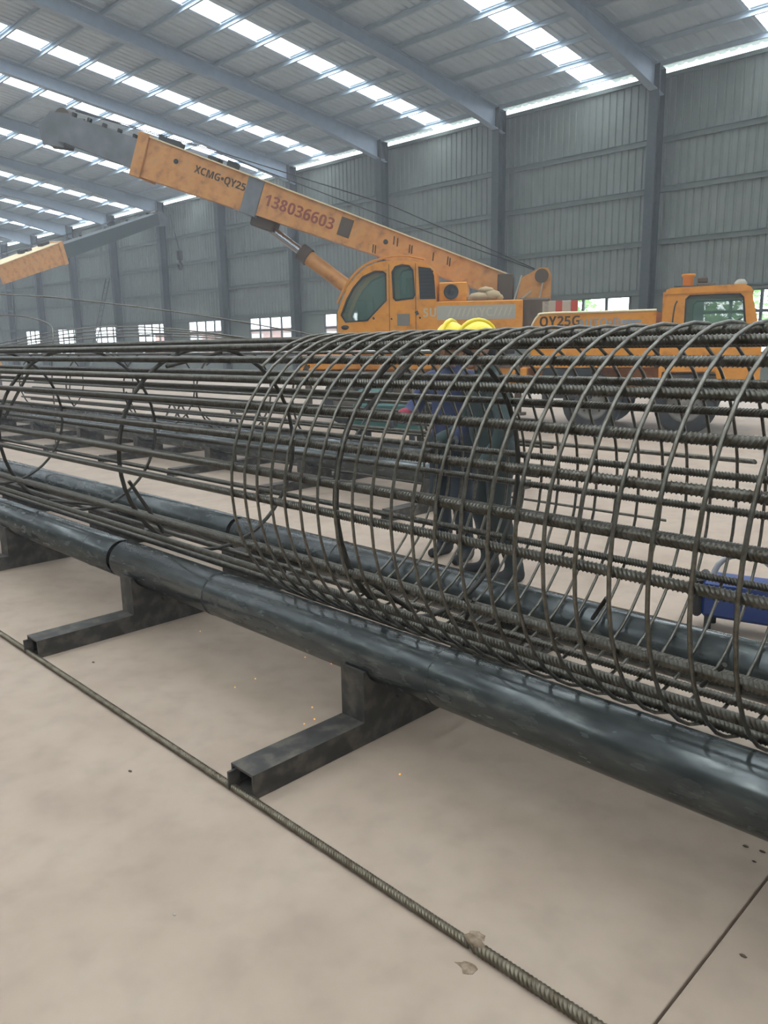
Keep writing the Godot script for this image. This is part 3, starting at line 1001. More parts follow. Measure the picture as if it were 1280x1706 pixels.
	for i in range(1, 5):
		var a := shell[i]
		var b := shell[i + 1]
		face(st, [Vector3(a.x, a.y, 0.26), Vector3(b.x, b.y, 0.26), Vector3(b.x, b.y, 1.14), Vector3(a.x, a.y, 1.14)], Vector3(-(b - a).y, (b - a).x, 0), 5)
	part("windscreen", done(st), "cab_glass", oc)
	st = mk()
	prism(st, poly([[-1.06, 3.07], [-0.82, 3.03], [-0.76, 2.9], [-0.73, 2.47], [-1.03, 2.47]]), 1.195, 1.21)
	var gr := part("vent_grille", done(st), "black_part", oc)
	for k in 8:
		st = mk()
		bx(st, Vector3(-0.9, 2.52 + 0.065 * k, 1.212), Vector3(0.26, 0.02, 0.014))
		part("slat", done(st), "seat", gr)
	for q in [[0.0], [-0.12]]:
		st = mk()
		tube_path(st, smooth_path([Vector3(-2.66, 2.45, 1.15 + q[0]), Vector3(-2.45, 2.82, 1.15 + q[0]), Vector3(-2.15, 3.11, 1.15 + q[0]), Vector3(-1.8, 3.24, 1.15 + q[0]), Vector3(-1.35, 3.28, 1.15 + q[0]), Vector3(-0.95, 3.2, 1.15 + q[0])], 4), 0.013, 6)
		part("roof_rail", done(st), "crane_paint", oc)
	st = mk()
	lathe(st, [Vector2(0.0, 0.0), Vector2(0.05, 0.0), Vector2(0.065, -0.02), Vector2(0.065, -0.04)], 16, Transform3D(Basis(Vector3.RIGHT, PI / 2).scaled(Vector3(1.3, 0.7, 1)), Vector3(-2.5, 1.98, 1.215)))
	part("side_lamp", done(st), "black_part", oc)
	st = mk()
	bx(st, Vector3(-1.35, 2.1, 1.206), Vector3(0.24, 0.22, 0.008))
	part("notice_plate", done(st), "hub", oc)
	for q in [[-1.93, 2.14, 0.04], [-1.09, 2.22, 0.06], [-1.03, 2.13, 0.03], [-1.58, 2.12, 0.03]]:
		st = mk()
		bx(st, Vector3(q[0], q[1], 1.206), Vector3(q[2], q[2] * 1.2, 0.02), Basis(Vector3(0, 0, 1), 0.4), 0.004)
		part("door_latch", done(st), "black_part", oc)
	for x in [-1.62, -1.11]:
		st = mk()
		bx(st, Vector3(x, 2.5, 1.2), Vector3(0.012, 1.25, 0.012))
		part("door_seam", done(st), "grimy", oc)
	st = mk()
	bx(st, Vector3(-1.5, 2.1, 0.7), Vector3(0.5, 0.15, 0.5), Basis(), 0.03)
	bx(st, Vector3(-1.28, 2.5, 0.7), Vector3(0.13, 0.8, 0.48), Basis(), 0.03)
	part("seat", done(st), "seat", oc)
	st = mk()
	bx(st, Vector3(-2.2, 2.25, 0.7), Vector3(0.2, 0.5, 0.6), Basis(), 0.03)
	rod(st, Vector3(-1.95, 2.0, 0.95), Vector3(-1.98, 2.55, 0.95), 0.015, 6)
	part("console", done(st), "seat", oc)
	# engine box, fan, bundles, counterweight
	st = mk()
	bx(st, Vector3(-0.42, 2.6, 0.7), Vector3(0.54, 0.36, 0.7), Basis(), 0.02)
	var eng := part("engine_box", done(st), "crane_paint", o, S)
	st = mk()
	lathe(st, [Vector2(0.14, 0.0), Vector2(0.14, 0.03), Vector2(0.11, 0.03), Vector2(0.1, 0.0), Vector2(0.04, 0.0), Vector2(0.04, 0.03), Vector2(0.0, 0.03)], 24, Transform3D(Basis(Vector3.RIGHT, PI / 2), Vector3(-0.45, 2.6, 1.052)))
	part("fan", done(st), "black_part", eng)
	for q in [[0.1, 2.5, 0.24, 0.1], [0.3, 2.52, 0.2, 0.12], [0.2, 2.62, 0.16, 0.07], [-0.05, 2.46, 0.12, 0.06], [0.42, 2.48, 0.12, 0.08]]:
		st = mk()
		lathe(st, [Vector2(0.0, -q[3]), Vector2(q[2] * 0.7, -q[3] * 0.8), Vector2(q[2], -q[3] * 0.1), Vector2(q[2] * 0.75, q[3] * 0.6), Vector2(0.0, q[3])], 12, Transform3D(Basis(), Vector3(q[0], q[1], 0.95)))
		part("cloth_bundle", done(st), "cloth_bundle", o, S)
	st = mk()
	bx(st, Vector3(1.1, 2.1, 0), Vector3(0.6, 0.7, 2.1), Basis(), 0.03)
	part("counterweight", done(st), "grimy", o, S)
	st = mk()
	bx(st, Vector3(1.58, 2.27, 0.9), Vector3(0.66, 0.24, 0.3), Basis(), 0.01)
	var rb := part("rear_box", done(st), "faded_panel", o, S)
	for x in [1.56, 1.84]:
		st = mk()
		bx(st, Vector3(x, 2.27, 1.052), Vector3(0.12, 0.24, 0.006))
		part("red_patch", done(st), "red_panel", rb)
	# winch tower behind the boom foot
	st = mk()
	prism(st, poly([[0.76, 2.42], [0.86, 2.86], [0.98, 2.92], [1.22, 3.04], [1.36, 3.03], [1.42, 2.9], [1.42, 2.42]]), 0.45, 0.55)
	var wt := part("winch_frame", done(st), "boom_paint", o, S)
	st = mk()
	prism(st, poly([[0.76, 2.42], [0.86, 2.86], [0.98, 2.92], [1.22, 3.04], [1.36, 3.03], [1.42, 2.9], [1.42, 2.42]]), -0.55, -0.45)
	part("side_plate", done(st), "boom_paint", wt)
	st = mk()
	rod(st, Vector3(1.24, 2.88, -0.45), Vector3(1.24, 2.88, 0.45), 0.16, 20)
	rod(st, Vector3(1.24, 2.88, 0.55), Vector3(1.24, 2.88, 0.62), 0.13, 20)
	part("winch_drum", done(st), "grimy", wt)
	for q in [[0.72, 2.42, 0.86, 2.9], [1.2, 2.42, 1.3, 2.95], [0.86, 2.45, 1.05, 2.6]]:
		st = mk()
		rod(st, Vector3(q[0], q[1], 0.6), Vector3(q[2], q[3], 0.6), 0.016, 6)
		part("hose", done(st), "faded_panel", wt)
	st = mk()
	bx(st, Vector3(0.55, 2.6, 0.42), Vector3(0.3, 0.7, 0.06), Basis(), 0.01)
	part("boom_bracket", done(st), "grimy", o, S)
	st = mk()
	bx(st, Vector3(0.55, 2.6, -0.42), Vector3(0.3, 0.7, 0.06), Basis(), 0.01)
	part("boom_bracket", done(st), "grimy", o, S)
	# ---- boom: pivots at (0.838, 2.62); tapered box
	var B := S * Transform3D(Basis(Vector3(0, 0, 1), -elev), Vector3(0.838, 2.62, 0))
	st = mk()
	var h := func(m: float) -> float: return 0.2265 + 0.021 * m
	box_taper(st, -0.25, -sec1, 0.22, h.call(sec1), 0.33)
	var bm := part("boom_section", done(st), "boom_paint", o, B)
	st = mk()
	box_taper(st, -0.25, -sec1 - 0.02, 0.012, 0.012, 0.37, 0.222, h.call(sec1))
	part("top_flange", done(st), "cream_edge", bm)
	st = mk()
	bx(st, Vector3(-sec1 + 0.12, 0, 0), Vector3(0.24, h.call(sec1) * 2.0 + 0.06, 0.76), Basis(), 0.01)
	part("boom_collar", done(st), "boom_paint", bm)
	st = mk()
	bx(st, Vector3(-5.75, -0.02, 0), Vector3(0.35, h.call(5.75) * 2.0 + 0.04, 0.7), Basis(), 0.01)
	part("wear_band", done(st), "boom_grey", bm)
	if lettered:
		text_part("lettering", "138036603", 0.31, "red_letter", bm, Transform3D(Basis(Vector3(0, 0, 1), -0.01), Vector3(-4.72, 0.0, 0.333)))
		text_part("lettering", "XCMG•QY25", 0.2, "dark_letter", bm, Transform3D(Basis(Vector3(0, 0, 1), -0.02), Vector3(-6.5, 0.1, 0.333)))
		for q in [[-2.85, 0.02, 0.05], [-7.5, 0.12, 0.05]]:
			st = mk()
			rod(st, Vector3(q[0], q[1], 0.325), Vector3(q[0], q[1], 0.338), q[2], 14)
			part("plug", done(st), "black_part", bm)
		for q in [[-2.7, 0.1], [-2.62, 0.09], [-2.35, 0.05], [-2.3, 0.05], [-1.85, 0.06], [-1.55, 0.08], [-1.5, 0.07], [-3.05, -0.18], [-3.0, -0.18]]:
			st = mk()
			bx(st, Vector3(q[0], q[1], 0.333), Vector3(0.025, 0.16, 0.008), Basis(Vector3(0, 0, 1), 0.25))
			part("paint_mark", done(st), "dark_letter", bm)
		st = mk()
		bx(st, Vector3(-3.72, 0.02, 0.333), Vector3(0.26, 0.36, 0.006))
		part("paint_patch", done(st), "grimy", bm)
	# second section
	st = mk()
	box_taper(st, -sec1 + 0.1, -sec2, 0.29, 0.27, 0.26)
	var b2 := part("boom_section", done(st), "boom_grey" if lettered else "boom_dark", o, B)
	for k in 5:
		st = mk()
		bx(st, Vector3(lerpf(-sec1 - 0.15, -sec2 + 0.2, k / 4.0), 0.3, 0.2), Vector3(0.07, 0.12, 0.1), Basis(), 0.01)
		part("cable_guide", done(st), "black_part", b2)
	# boom head with sheaves
	st = mk()
	prism(st, poly([[-sec2 + 0.2, 0.34], [-sec2 - head_len, 0.22], [-sec2 - head_len - 0.2, -0.1], [-sec2 - head_len, -0.45], [-sec2 + 0.1, -0.36]]), 0.16, 0.2)
	prism(st, poly([[-sec2 + 0.2, 0.34], [-sec2 - head_len, 0.22], [-sec2 - head_len - 0.2, -0.1], [-sec2 - head_len, -0.45], [-sec2 + 0.1, -0.36]]), -0.2, -0.16)
	var hd := part("boom_head", done(st), "boom_grey", o, B)
	for q in [[-sec2 - head_len + 0.05, -0.25], [-sec2 - 0.1, 0.2]]:
		st = mk()
		rod(st, Vector3(q[0], q[1], -0.15), Vector3(q[0], q[1], 0.15), 0.18, 20)
		part("sheave", done(st), "grimy", hd)
	# gear on top of the first section
	for q in [[-sec1 + 0.6, 0.12, 0.5], [-sec1 + 1.6, 0.1, 0.25], [-sec1 + 2.0, 0.14, 0.2]]:
		st = mk()
		bx(st, Vector3(q[0], h.call(-q[0]) + q[1] * 0.5, 0.1), Vector3(q[2], q[1], 0.22), Basis(), 0.01)
		part("boom_fitting", done(st), "black_part", bm)
	# hoist ropes along the boom
	for zz in [-0.12, 0.1]:
		st = mk()
		tube_path(st, [Vector3(0.1, 0.5, zz), Vector3(-3.0, 0.62 + zz, zz), Vector3(-sec1 + 1.4, h.call(sec1) + 0.18, zz), Vector3(-sec2, 0.42, zz)], 0.011, 6)
		part("hoist_rope", done(st), "black_part", bm)
	# lift cylinder under the boom
	var a0 := S * Vector3(-1.55, 1.95, 0)
	var a1 := B * Vector3(-5.45, -h.call(5.45) - 0.1, 0)
	var dd := (a1 - a0)
	st = mk()
	rod(st, a0, a0 + dd * 0.72, 0.15, 20)
	var lc := part("lift_cylinder", done(st), "boom_paint", o)
	st = mk()
	rod(st, a0 + dd * 0.7, a1, 0.085, 16)
	part("piston_rod", done(st), "chrome", lc)
	st = mk()
	rod(st, a0 + dd * 0.68, a0 + dd * 0.74, 0.18, 18)
	part("gland", done(st), "grimy", lc)
	st = mk()
	bx(st, Vector3(-5.45, -h.call(5.45) - 0.06, 0), Vector3(0.5, 0.3, 0.42), Basis(), 0.03)
	part("cylinder_lug", done(st), "grimy", bm)
	return o

func box_taper(st: SurfaceTool, x0: float, x1: float, h0: float, h1: float, hw: float, y0 := 0.0, y1 := 0.0):
	var p := func(e, sy, sz) -> Vector3:
		return Vector3(x0 if e == 0 else x1, (y0 if e == 0 else y1) + sy * (h0 if e == 0 else h1), sz * hw)
	for s in [-1, 1]:
		face(st, [p.call(0, s, -1), p.call(0, s, 1), p.call(1, s, 1), p.call(1, s, -1)], Vector3(0, s, 0))
		face(st, [p.call(0, -1, s), p.call(0, 1, s), p.call(1, 1, s), p.call(1, -1, s)], Vector3(0, 0, s))
	for e in [0, 1]:
		face(st, [p.call(e, -1, -1), p.call(e, -1, 1), p.call(e, 1, 1), p.call(e, 1, -1)], Vector3((x0 - x1) if e == 0 else (x1 - x0), 0, 0))

func holed(st: SurfaceTool, outer: PackedVector2Array, holes: Array, z0: float, z1: float):
	# an outline with holes, cut into upright strips so that each piece has none
	var xs := []
	var lo := INF
	var hi := -INF
	for p in outer:
		lo = minf(lo, p.x)
		hi = maxf(hi, p.x)
	xs = [lo, hi]
	for hl in holes:
		var mid := 0.0
		for p in hl:
			mid += p.x
		xs.append(mid / hl.size())
	xs.sort()
	for i in range(xs.size() - 1):
		var strip := PackedVector2Array([Vector2(xs[i], -10), Vector2(xs[i + 1], -10), Vector2(xs[i + 1], 10), Vector2(xs[i], 10)])
		var pieces: Array = Array(Geometry2D.intersect_polygons(outer, strip), TYPE_NIL, "", null)
		for hl in holes:
			var nxt := []
			for pc in pieces:
				nxt.append_array(Geometry2D.clip_polygons(pc, hl))
			pieces = nxt
		for pc in pieces:
			prism(st, pc, z0, z1)

func build_cranes():
	make_crane("yellow truck crane with a worn telescopic boom raised to the left", Vector3(-6.1, 0, -13.3), deg_to_rad(21.0), Vector3(-10.27, 0, -12.984), deg_to_rad(35.0), deg_to_rad(20.55), 8.4, 10.15, 0.35, true)
	var f := Vector3(-29.639, 0, -6.399)
	var az := deg_to_rad(180.0 + 117.47)
	var root := f + Basis(Vector3.UP, az) * Vector3(-0.838, 0, 0)
	var carrier_turn := az
	var slew := Vector3(-4.0, 0, -1.2)
	var at := root - Basis(Vector3.UP, carrier_turn) * slew
	make_crane("second truck crane at far left, dark boom reaching towards the back wall", at, carrier_turn, root, az, deg_to_rad(17.595), 9.9, 17.6, 0.6, false)
	# hook of the second crane
	var hk := thing("crane_hook", "dark hook block hanging from the second crane's boom tip", "hook", Vector3(-36.4, 5.9, -22.0))
	var st := mk()
	rod(st, Vector3(0, 0.5, 0), Vector3(-0.5, 2.3, 0.1), 0.025, 6)
	part("rope", done(st), "black_part", hk)
	st = mk()
	bx(st, Vector3(0, 0.28, 0), Vector3(0.34, 0.5, 0.22), Basis(), 0.06)
	part("hook_block", done(st), "black_part", hk)
	st = mk()
	tube_path(st, smooth_path([Vector3(0, 0.1, 0), Vector3(0, -0.06, 0), Vector3(0.14, -0.22, 0), Vector3(0, -0.4, 0), Vector3(-0.18, -0.3, 0), Vector3(-0.2, -0.16, 0)], 4), 0.055, 8)
	part("hook", done(st), "black_part", hk)

# ---------------------------------------------------------------- workers
func sdf_mesh(st: SurfaceTool, bones: Array, cell: float, k: float):
	# tapered capsules joined with a smooth minimum, meshed as surface nets
	var lo := Vector3.INF
	var hi := -Vector3.INF
	for b in bones:
		var r: float = maxf(b[2], b[3]) + k + cell * 2
		for p in [b[0], b[1]]:
			lo = lo.min(p - Vector3.ONE * r)
			hi = hi.max(p + Vector3.ONE * r)
	var n := Vector3i(((hi - lo) / cell).ceil()) + Vector3i.ONE
	var f := PackedFloat32Array()
	f.resize(n.x * n.y * n.z)
	f.fill(1.0)
	for b in bones:
		var a: Vector3 = b[0]
		var ab: Vector3 = b[1] - a
		var l2 := maxf(ab.length_squared(), 0.000001)
		var ra: float = b[2]
		var dr: float = b[3] - ra
		var m: float = maxf(b[2], b[3]) + k + cell * 2
		var c0 := Vector3i(((a.min(b[1]) - Vector3.ONE * m - lo) / cell).floor()).max(Vector3i.ZERO)
		var c1 := Vector3i(((a.max(b[1]) + Vector3.ONE * m - lo) / cell).ceil()).min(n - Vector3i.ONE)
		for x in range(c0.x, c1.x + 1):
			for y in range(c0.y, c1.y + 1):
				var row := (x * n.y + y) * n.z
				for z in range(c0.z, c1.z + 1):
					var p := lo + Vector3(x, y, z) * cell - a
					var t := clampf(p.dot(ab) / l2, 0.0, 1.0)
					var d := (p - ab * t).length() - ra - dr * t
					var e := f[row + z]
					var q := maxf(k - absf(d - e), 0.0) / k
					f[row + z] = minf(d, e) - q * q * k * 0.25
	var ids := {}
	var verts := []
	for x in range(n.x - 1):
		for y in range(n.y - 1):
			for z in range(n.z - 1):
				var v := []
				var neg := 0
				for c in 8:
					var val := f[((x + (c & 1)) * n.y + y + ((c >> 1) & 1)) * n.z + z + (c >> 2)]
					v.append(val)
					if val < 0.0:
						neg += 1
				if neg == 0 or neg == 8:
					continue
				var sum := Vector3.ZERO
				var cnt := 0
				for c in 8:
					for ax in [1, 2, 4]:
						if c & ax:
							continue
						var v0: float = v[c]
						var v1: float = v[c | ax]
						if (v0 < 0.0) == (v1 < 0.0):
							continue
						var t := v0 / (v0 - v1)
						var pa := Vector3(c & 1, (c >> 1) & 1, c >> 2)
						var q: int = c | ax
						sum += pa.lerp(Vector3(q & 1, (q >> 1) & 1, q >> 2), t)
						cnt += 1
				ids[(x * n.y + y) * n.z + z] = verts.size()
				verts.append(lo + (Vector3(x, y, z) + sum / cnt) * cell)
	var base := []
	for p in verts:
		var best := 1e9
		var col := Color.WHITE
		for b in bones:
			var ab: Vector3 = b[1] - b[0]
			var t := clampf((p - b[0]).dot(ab) / maxf(ab.length_squared(), 0.000001), 0.0, 1.0)
			var d: float = (p - b[0] - ab * t).length() - lerpf(b[2], b[3], t)
			if d < best:
				best = d
				col = b[4]
		base.append(col)
	st.set_smooth_group(7)
	var stride := [n.y * n.z, n.z, 1]
	for key in ids:
		var z: int = key % n.z
		var y: int = (key / n.z) % n.y
		var x: int = key / (n.y * n.z)
		for ax in 3:
			var s0 := f[key]
			var s1 := f[key + stride[ax]]
			if (s0 < 0.0) == (s1 < 0.0):
				continue
			var u: int = stride[(ax + 1) % 3]
			var w: int = stride[(ax + 2) % 3]
			if not (ids.has(key - u) and ids.has(key - w) and ids.has(key - u - w)):
				continue
			var q := [ids[key], ids[key - u], ids[key - u - w], ids[key - w]]
			if s0 < 0.0:
				q.reverse()
			for i in [0, 1, 2, 0, 2, 3]:
				st.set_color(base[q[i]])
				st.add_vertex(verts[q[i]])

func hand(bones: Array, wrist: Vector3, dir: Vector3, palm_n: Vector3, col: Color, curl := 0.5):
	var d := dir.normalized()
	var nrm := (palm_n - d * palm_n.dot(d)).normalized()
	var side := d.cross(nrm)
	for i in 4:
		var off := side * (-0.033 + 0.022 * i)
		var root := wrist + d * 0.085 + off
		bones.append([wrist + d * 0.01 + off * 0.7, root, 0.017, 0.013, col])
		var l: float = [0.075, 0.085, 0.08, 0.062][i]
		var k1 := root + (d * cos(curl) + nrm * sin(curl)) * l * 0.5
		var k2 := k1 + (d * cos(curl * 2.2) + nrm * sin(curl * 2.2)) * l * 0.5
		bones.append([root, k1, 0.0105, 0.0095, col])
		bones.append([k1, k2, 0.0095, 0.008, col])
	var tb := wrist + d * 0.03 + side * 0.036
	var t1 := tb + (d * 0.6 + side * 0.6 + nrm * 0.5).normalized() * 0.04
	bones.append([tb, t1, 0.015, 0.011, col])
	bones.append([t1, t1 + (d * 0.8 + nrm * 0.6).normalized() * 0.03, 0.011, 0.009, col])

func worker(label: String, at: Vector3, turn: float, lean: Vector3, shirt: Color, trousers: Color, glove: Color, cuff: Color, arm_l: Array, arm_r: Array, stance: Array):
	# local axes: faces +z, left hand at +x; joints in metres
	var o := thing("person", label, "person", at, turn)
	var skin := Color(0.42, 0.25, 0.17)
	var boot := Color(0.02, 0.02, 0.02)
	var hip := Vector3(0, 0.92, 0) + lean * 0.35
	var chest := Vector3(0, 1.3, 0.0) + lean * 0.8
	var neck := Vector3(0, 1.5, 0.0) + lean
	var head := neck + Vector3(0, 0.13, 0.03) + lean * 0.25
	var b := []
	b.append([hip + Vector3(-0.09, -0.02, 0), hip + Vector3(0.09, -0.02, 0), 0.125, 0.125, trousers])
	b.append([hip + Vector3(0, 0.08, 0), hip.lerp(chest, 0.5), 0.15, 0.15, shirt])
	b.append([hip.lerp(chest, 0.4), chest, 0.15, 0.165, shirt])
	b.append([chest + Vector3(-0.13, 0.07, 0), chest + Vector3(0.13, 0.07, 0), 0.1, 0.1, shirt])
	b.append([chest + Vector3(0, 0.08, 0), neck, 0.1, 0.065, shirt])
	b.append([neck, head - Vector3(0, 0.05, 0), 0.055, 0.055, skin])
	for s in [-1, 1]:
		var foot: Vector3 = stance[0] if s < 0 else stance[1]
		var h := hip + Vector3(0.095 * s, -0.05, 0)
		var ank := foot + Vector3(0, 0.09, -0.03)
		var knee := h.lerp(ank, 0.5) + Vector3(0, 0.02, 0.06)
		b.append([h, knee, 0.105, 0.078, trousers])
		b.append([knee, ank + Vector3(0, 0.04, 0), 0.078, 0.062, trousers])
		b.append([ank, ank - Vector3(0, 0.03, 0), 0.05, 0.052, boot])
		b.append([foot + Vector3(0, 0.045, -0.06), foot + Vector3(0.015 * s, 0.04, 0.15), 0.045, 0.038, boot])
		var sh := chest + Vector3(0.2 * s, 0.08, 0)
		var arm: Array = arm_r if s < 0 else arm_l
		var el: Vector3 = arm[0]
		var wr: Vector3 = arm[1]
		b.append([sh, el, 0.07, 0.055, shirt])
		b.append([el, wr, 0.055, 0.04, shirt])
		b.append([el.lerp(wr, 0.88), wr, 0.043, 0.042, cuff if s < 0 else shirt])
	var st := mk()
	sdf_mesh(st, b, 0.016, 0.05)
	# head
	var hb := []
	hb.append([head + Vector3(0, 0.03, -0.015), head + Vector3(0, 0.045, 0.01), 0.092, 0.09, skin])
	hb.append([head + Vector3(0, -0.05, 0.035), head + Vector3(0, -0.085, 0.05), 0.058, 0.042, skin])
	hb.append([head + Vector3(0, 0.01, 0.1), head + Vector3(0, -0.025, 0.118), 0.009, 0.014, skin])
	hb.append([head + Vector3(-0.02, -0.062, 0.094), head + Vector3(0.02, -0.062, 0.094), 0.007, 0.007, Color(0.36, 0.14, 0.11)])
	for s in [-1, 1]:
		hb.append([head + Vector3(0.034 * s, 0.016, 0.09), head + Vector3(0.036 * s, 0.016, 0.091), 0.011, 0.011, Color(0.03, 0.025, 0.02)])
		hb.append([head + Vector3(0.022 * s, 0.037, 0.098), head + Vector3(0.048 * s, 0.036, 0.09), 0.006, 0.005, Color(0.02, 0.015, 0.012)])
		hb.append([head + Vector3(0.09 * s, 0.02, 0.0), head + Vector3(0.094 * s, -0.025, 0.0), 0.016, 0.012, skin])
	hb.append([head + Vector3(0, 0.0, -0.06), head + Vector3(0, 0.05, -0.03), 0.075, 0.085, Color(0.015, 0.013, 0.012)])
	sdf_mesh(st, hb, 0.0065, 0.014)
	var hands := []
	hand(hands, arm_l[1], arm_l[2], arm_l[3], glove, arm_l[4])
	sdf_mesh(st, hands, 0.005, 0.012)
	hands = []
	hand(hands, arm_r[1], arm_r[2], arm_r[3], glove, arm_r[4])
	sdf_mesh(st, hands, 0.005, 0.012)
	part("body", done(st), "worker", o)
	o.scale = Vector3.ONE * (0.98 if at.x > -3.5 else 1.0)
	# hard hat: dome, crest, brim and peak
	var tilt := Basis(Vector3.RIGHT, 0.12 + lean.z * 0.8) * Basis(Vector3(0, 0, 1), -lean.x * 0.9)
	var H := Transform3D(tilt, head + Vector3(0, 0.05, -0.005))
	st = mk()
	var prof := []
	for i in 9:
		var t := PI * 0.5 * i / 8.0
		prof.append(Vector2(0.115 * cos(t), 0.02 + 0.128 * sin(t)))
	lathe(st, prof, 28, H * Transform3D(Basis().scaled(Vector3(1.0, 1.0, 1.17)), Vector3.ZERO))
	var hat := part("hard_hat", done(st), "helmet", o)
	st = mk()
	var rim := PackedVector2Array()
	var rin := PackedVector2Array()
	for i in 36:
		var t := TAU * i / 36.0
		var ext := 0.018 + 0.05 * pow(maxf(0.0, sin(t)), 2.0)
		rim.append(Vector2((0.122 + ext * 0.7) * cos(t), (0.143 + ext) * sin(t)))
		rin.append(Vector2(0.118 * cos(t), 0.138 * sin(t)))
	ring_prism(st, rim, rin, 0.0, 0.008, H * Transform3D(Basis(Vector3.RIGHT, PI / 2), Vector3(0, 0.026, 0)))
	part("brim", done(st), "helmet", hat)
	st = mk()
	var crest := []
	for i in 11:
		var t := lerpf(0.25, PI - 0.25, i / 10.0)
		crest.append(H * Vector3(0, 0.022 + 0.134 * sin(t), 0.144 * cos(t)))
	tube_path(st, crest, [0.008, 0.012, 0.014, 0.015, 0.016, 0.016, 0.016, 0.015, 0.014, 0.012, 0.008], 8)
	part("crest", done(st), "helmet", hat)

func build_workers():
	worker("worker in a yellow hard hat and dark green jacket, standing right of the other", Vector3(-3.27, 0, -4.4), deg_to_rad(-35), Vector3(-0.06, 0.0, 0.1), Color(0.028, 0.045, 0.042), Color(0.018, 0.026, 0.026), Color(0.03, 0.028, 0.026), Color(0.028, 0.045, 0.042),
		[Vector3(0.32, 1.12, 0.08), Vector3(0.3, 0.9, 0.2), Vector3(0, -0.9, 0.35), Vector3(-1, 0, 0.2), 0.5],
		[Vector3(-0.3, 1.1, 0.16), Vector3(-0.16, 1.0, 0.4), Vector3(0.3, -0.3, 0.8), Vector3(0, -1, 0), 0.7], [Vector3(-0.13, 0, 0.06), Vector3(0.13, 0, -0.04)])
	worker("worker in a yellow hard hat and navy blue jacket with a red cuff", Vector3(-3.86, 0, -4.6), deg_to_rad(12), Vector3(0.02, -0.02, 0.06), Color(0.04, 0.052, 0.115), Color(0.018, 0.024, 0.034), Color(0.06, 0.06, 0.06), Color(0.28, 0.03, 0.05),
		[Vector3(0.27, 1.12, 0.12), Vector3(0.2, 1.0, 0.36), Vector3(-0.2, -0.2, 0.9), Vector3(0, -1, 0), 0.7],
		[Vector3(-0.3, 1.14, 0.12), Vector3(-0.24, 1.13, 0.34), Vector3(-0.2, -0.1, 0.9), Vector3(0, -1, 0), 0.6], [Vector3(-0.12, 0, -0.05), Vector3(0.12, 0, 0.06)])

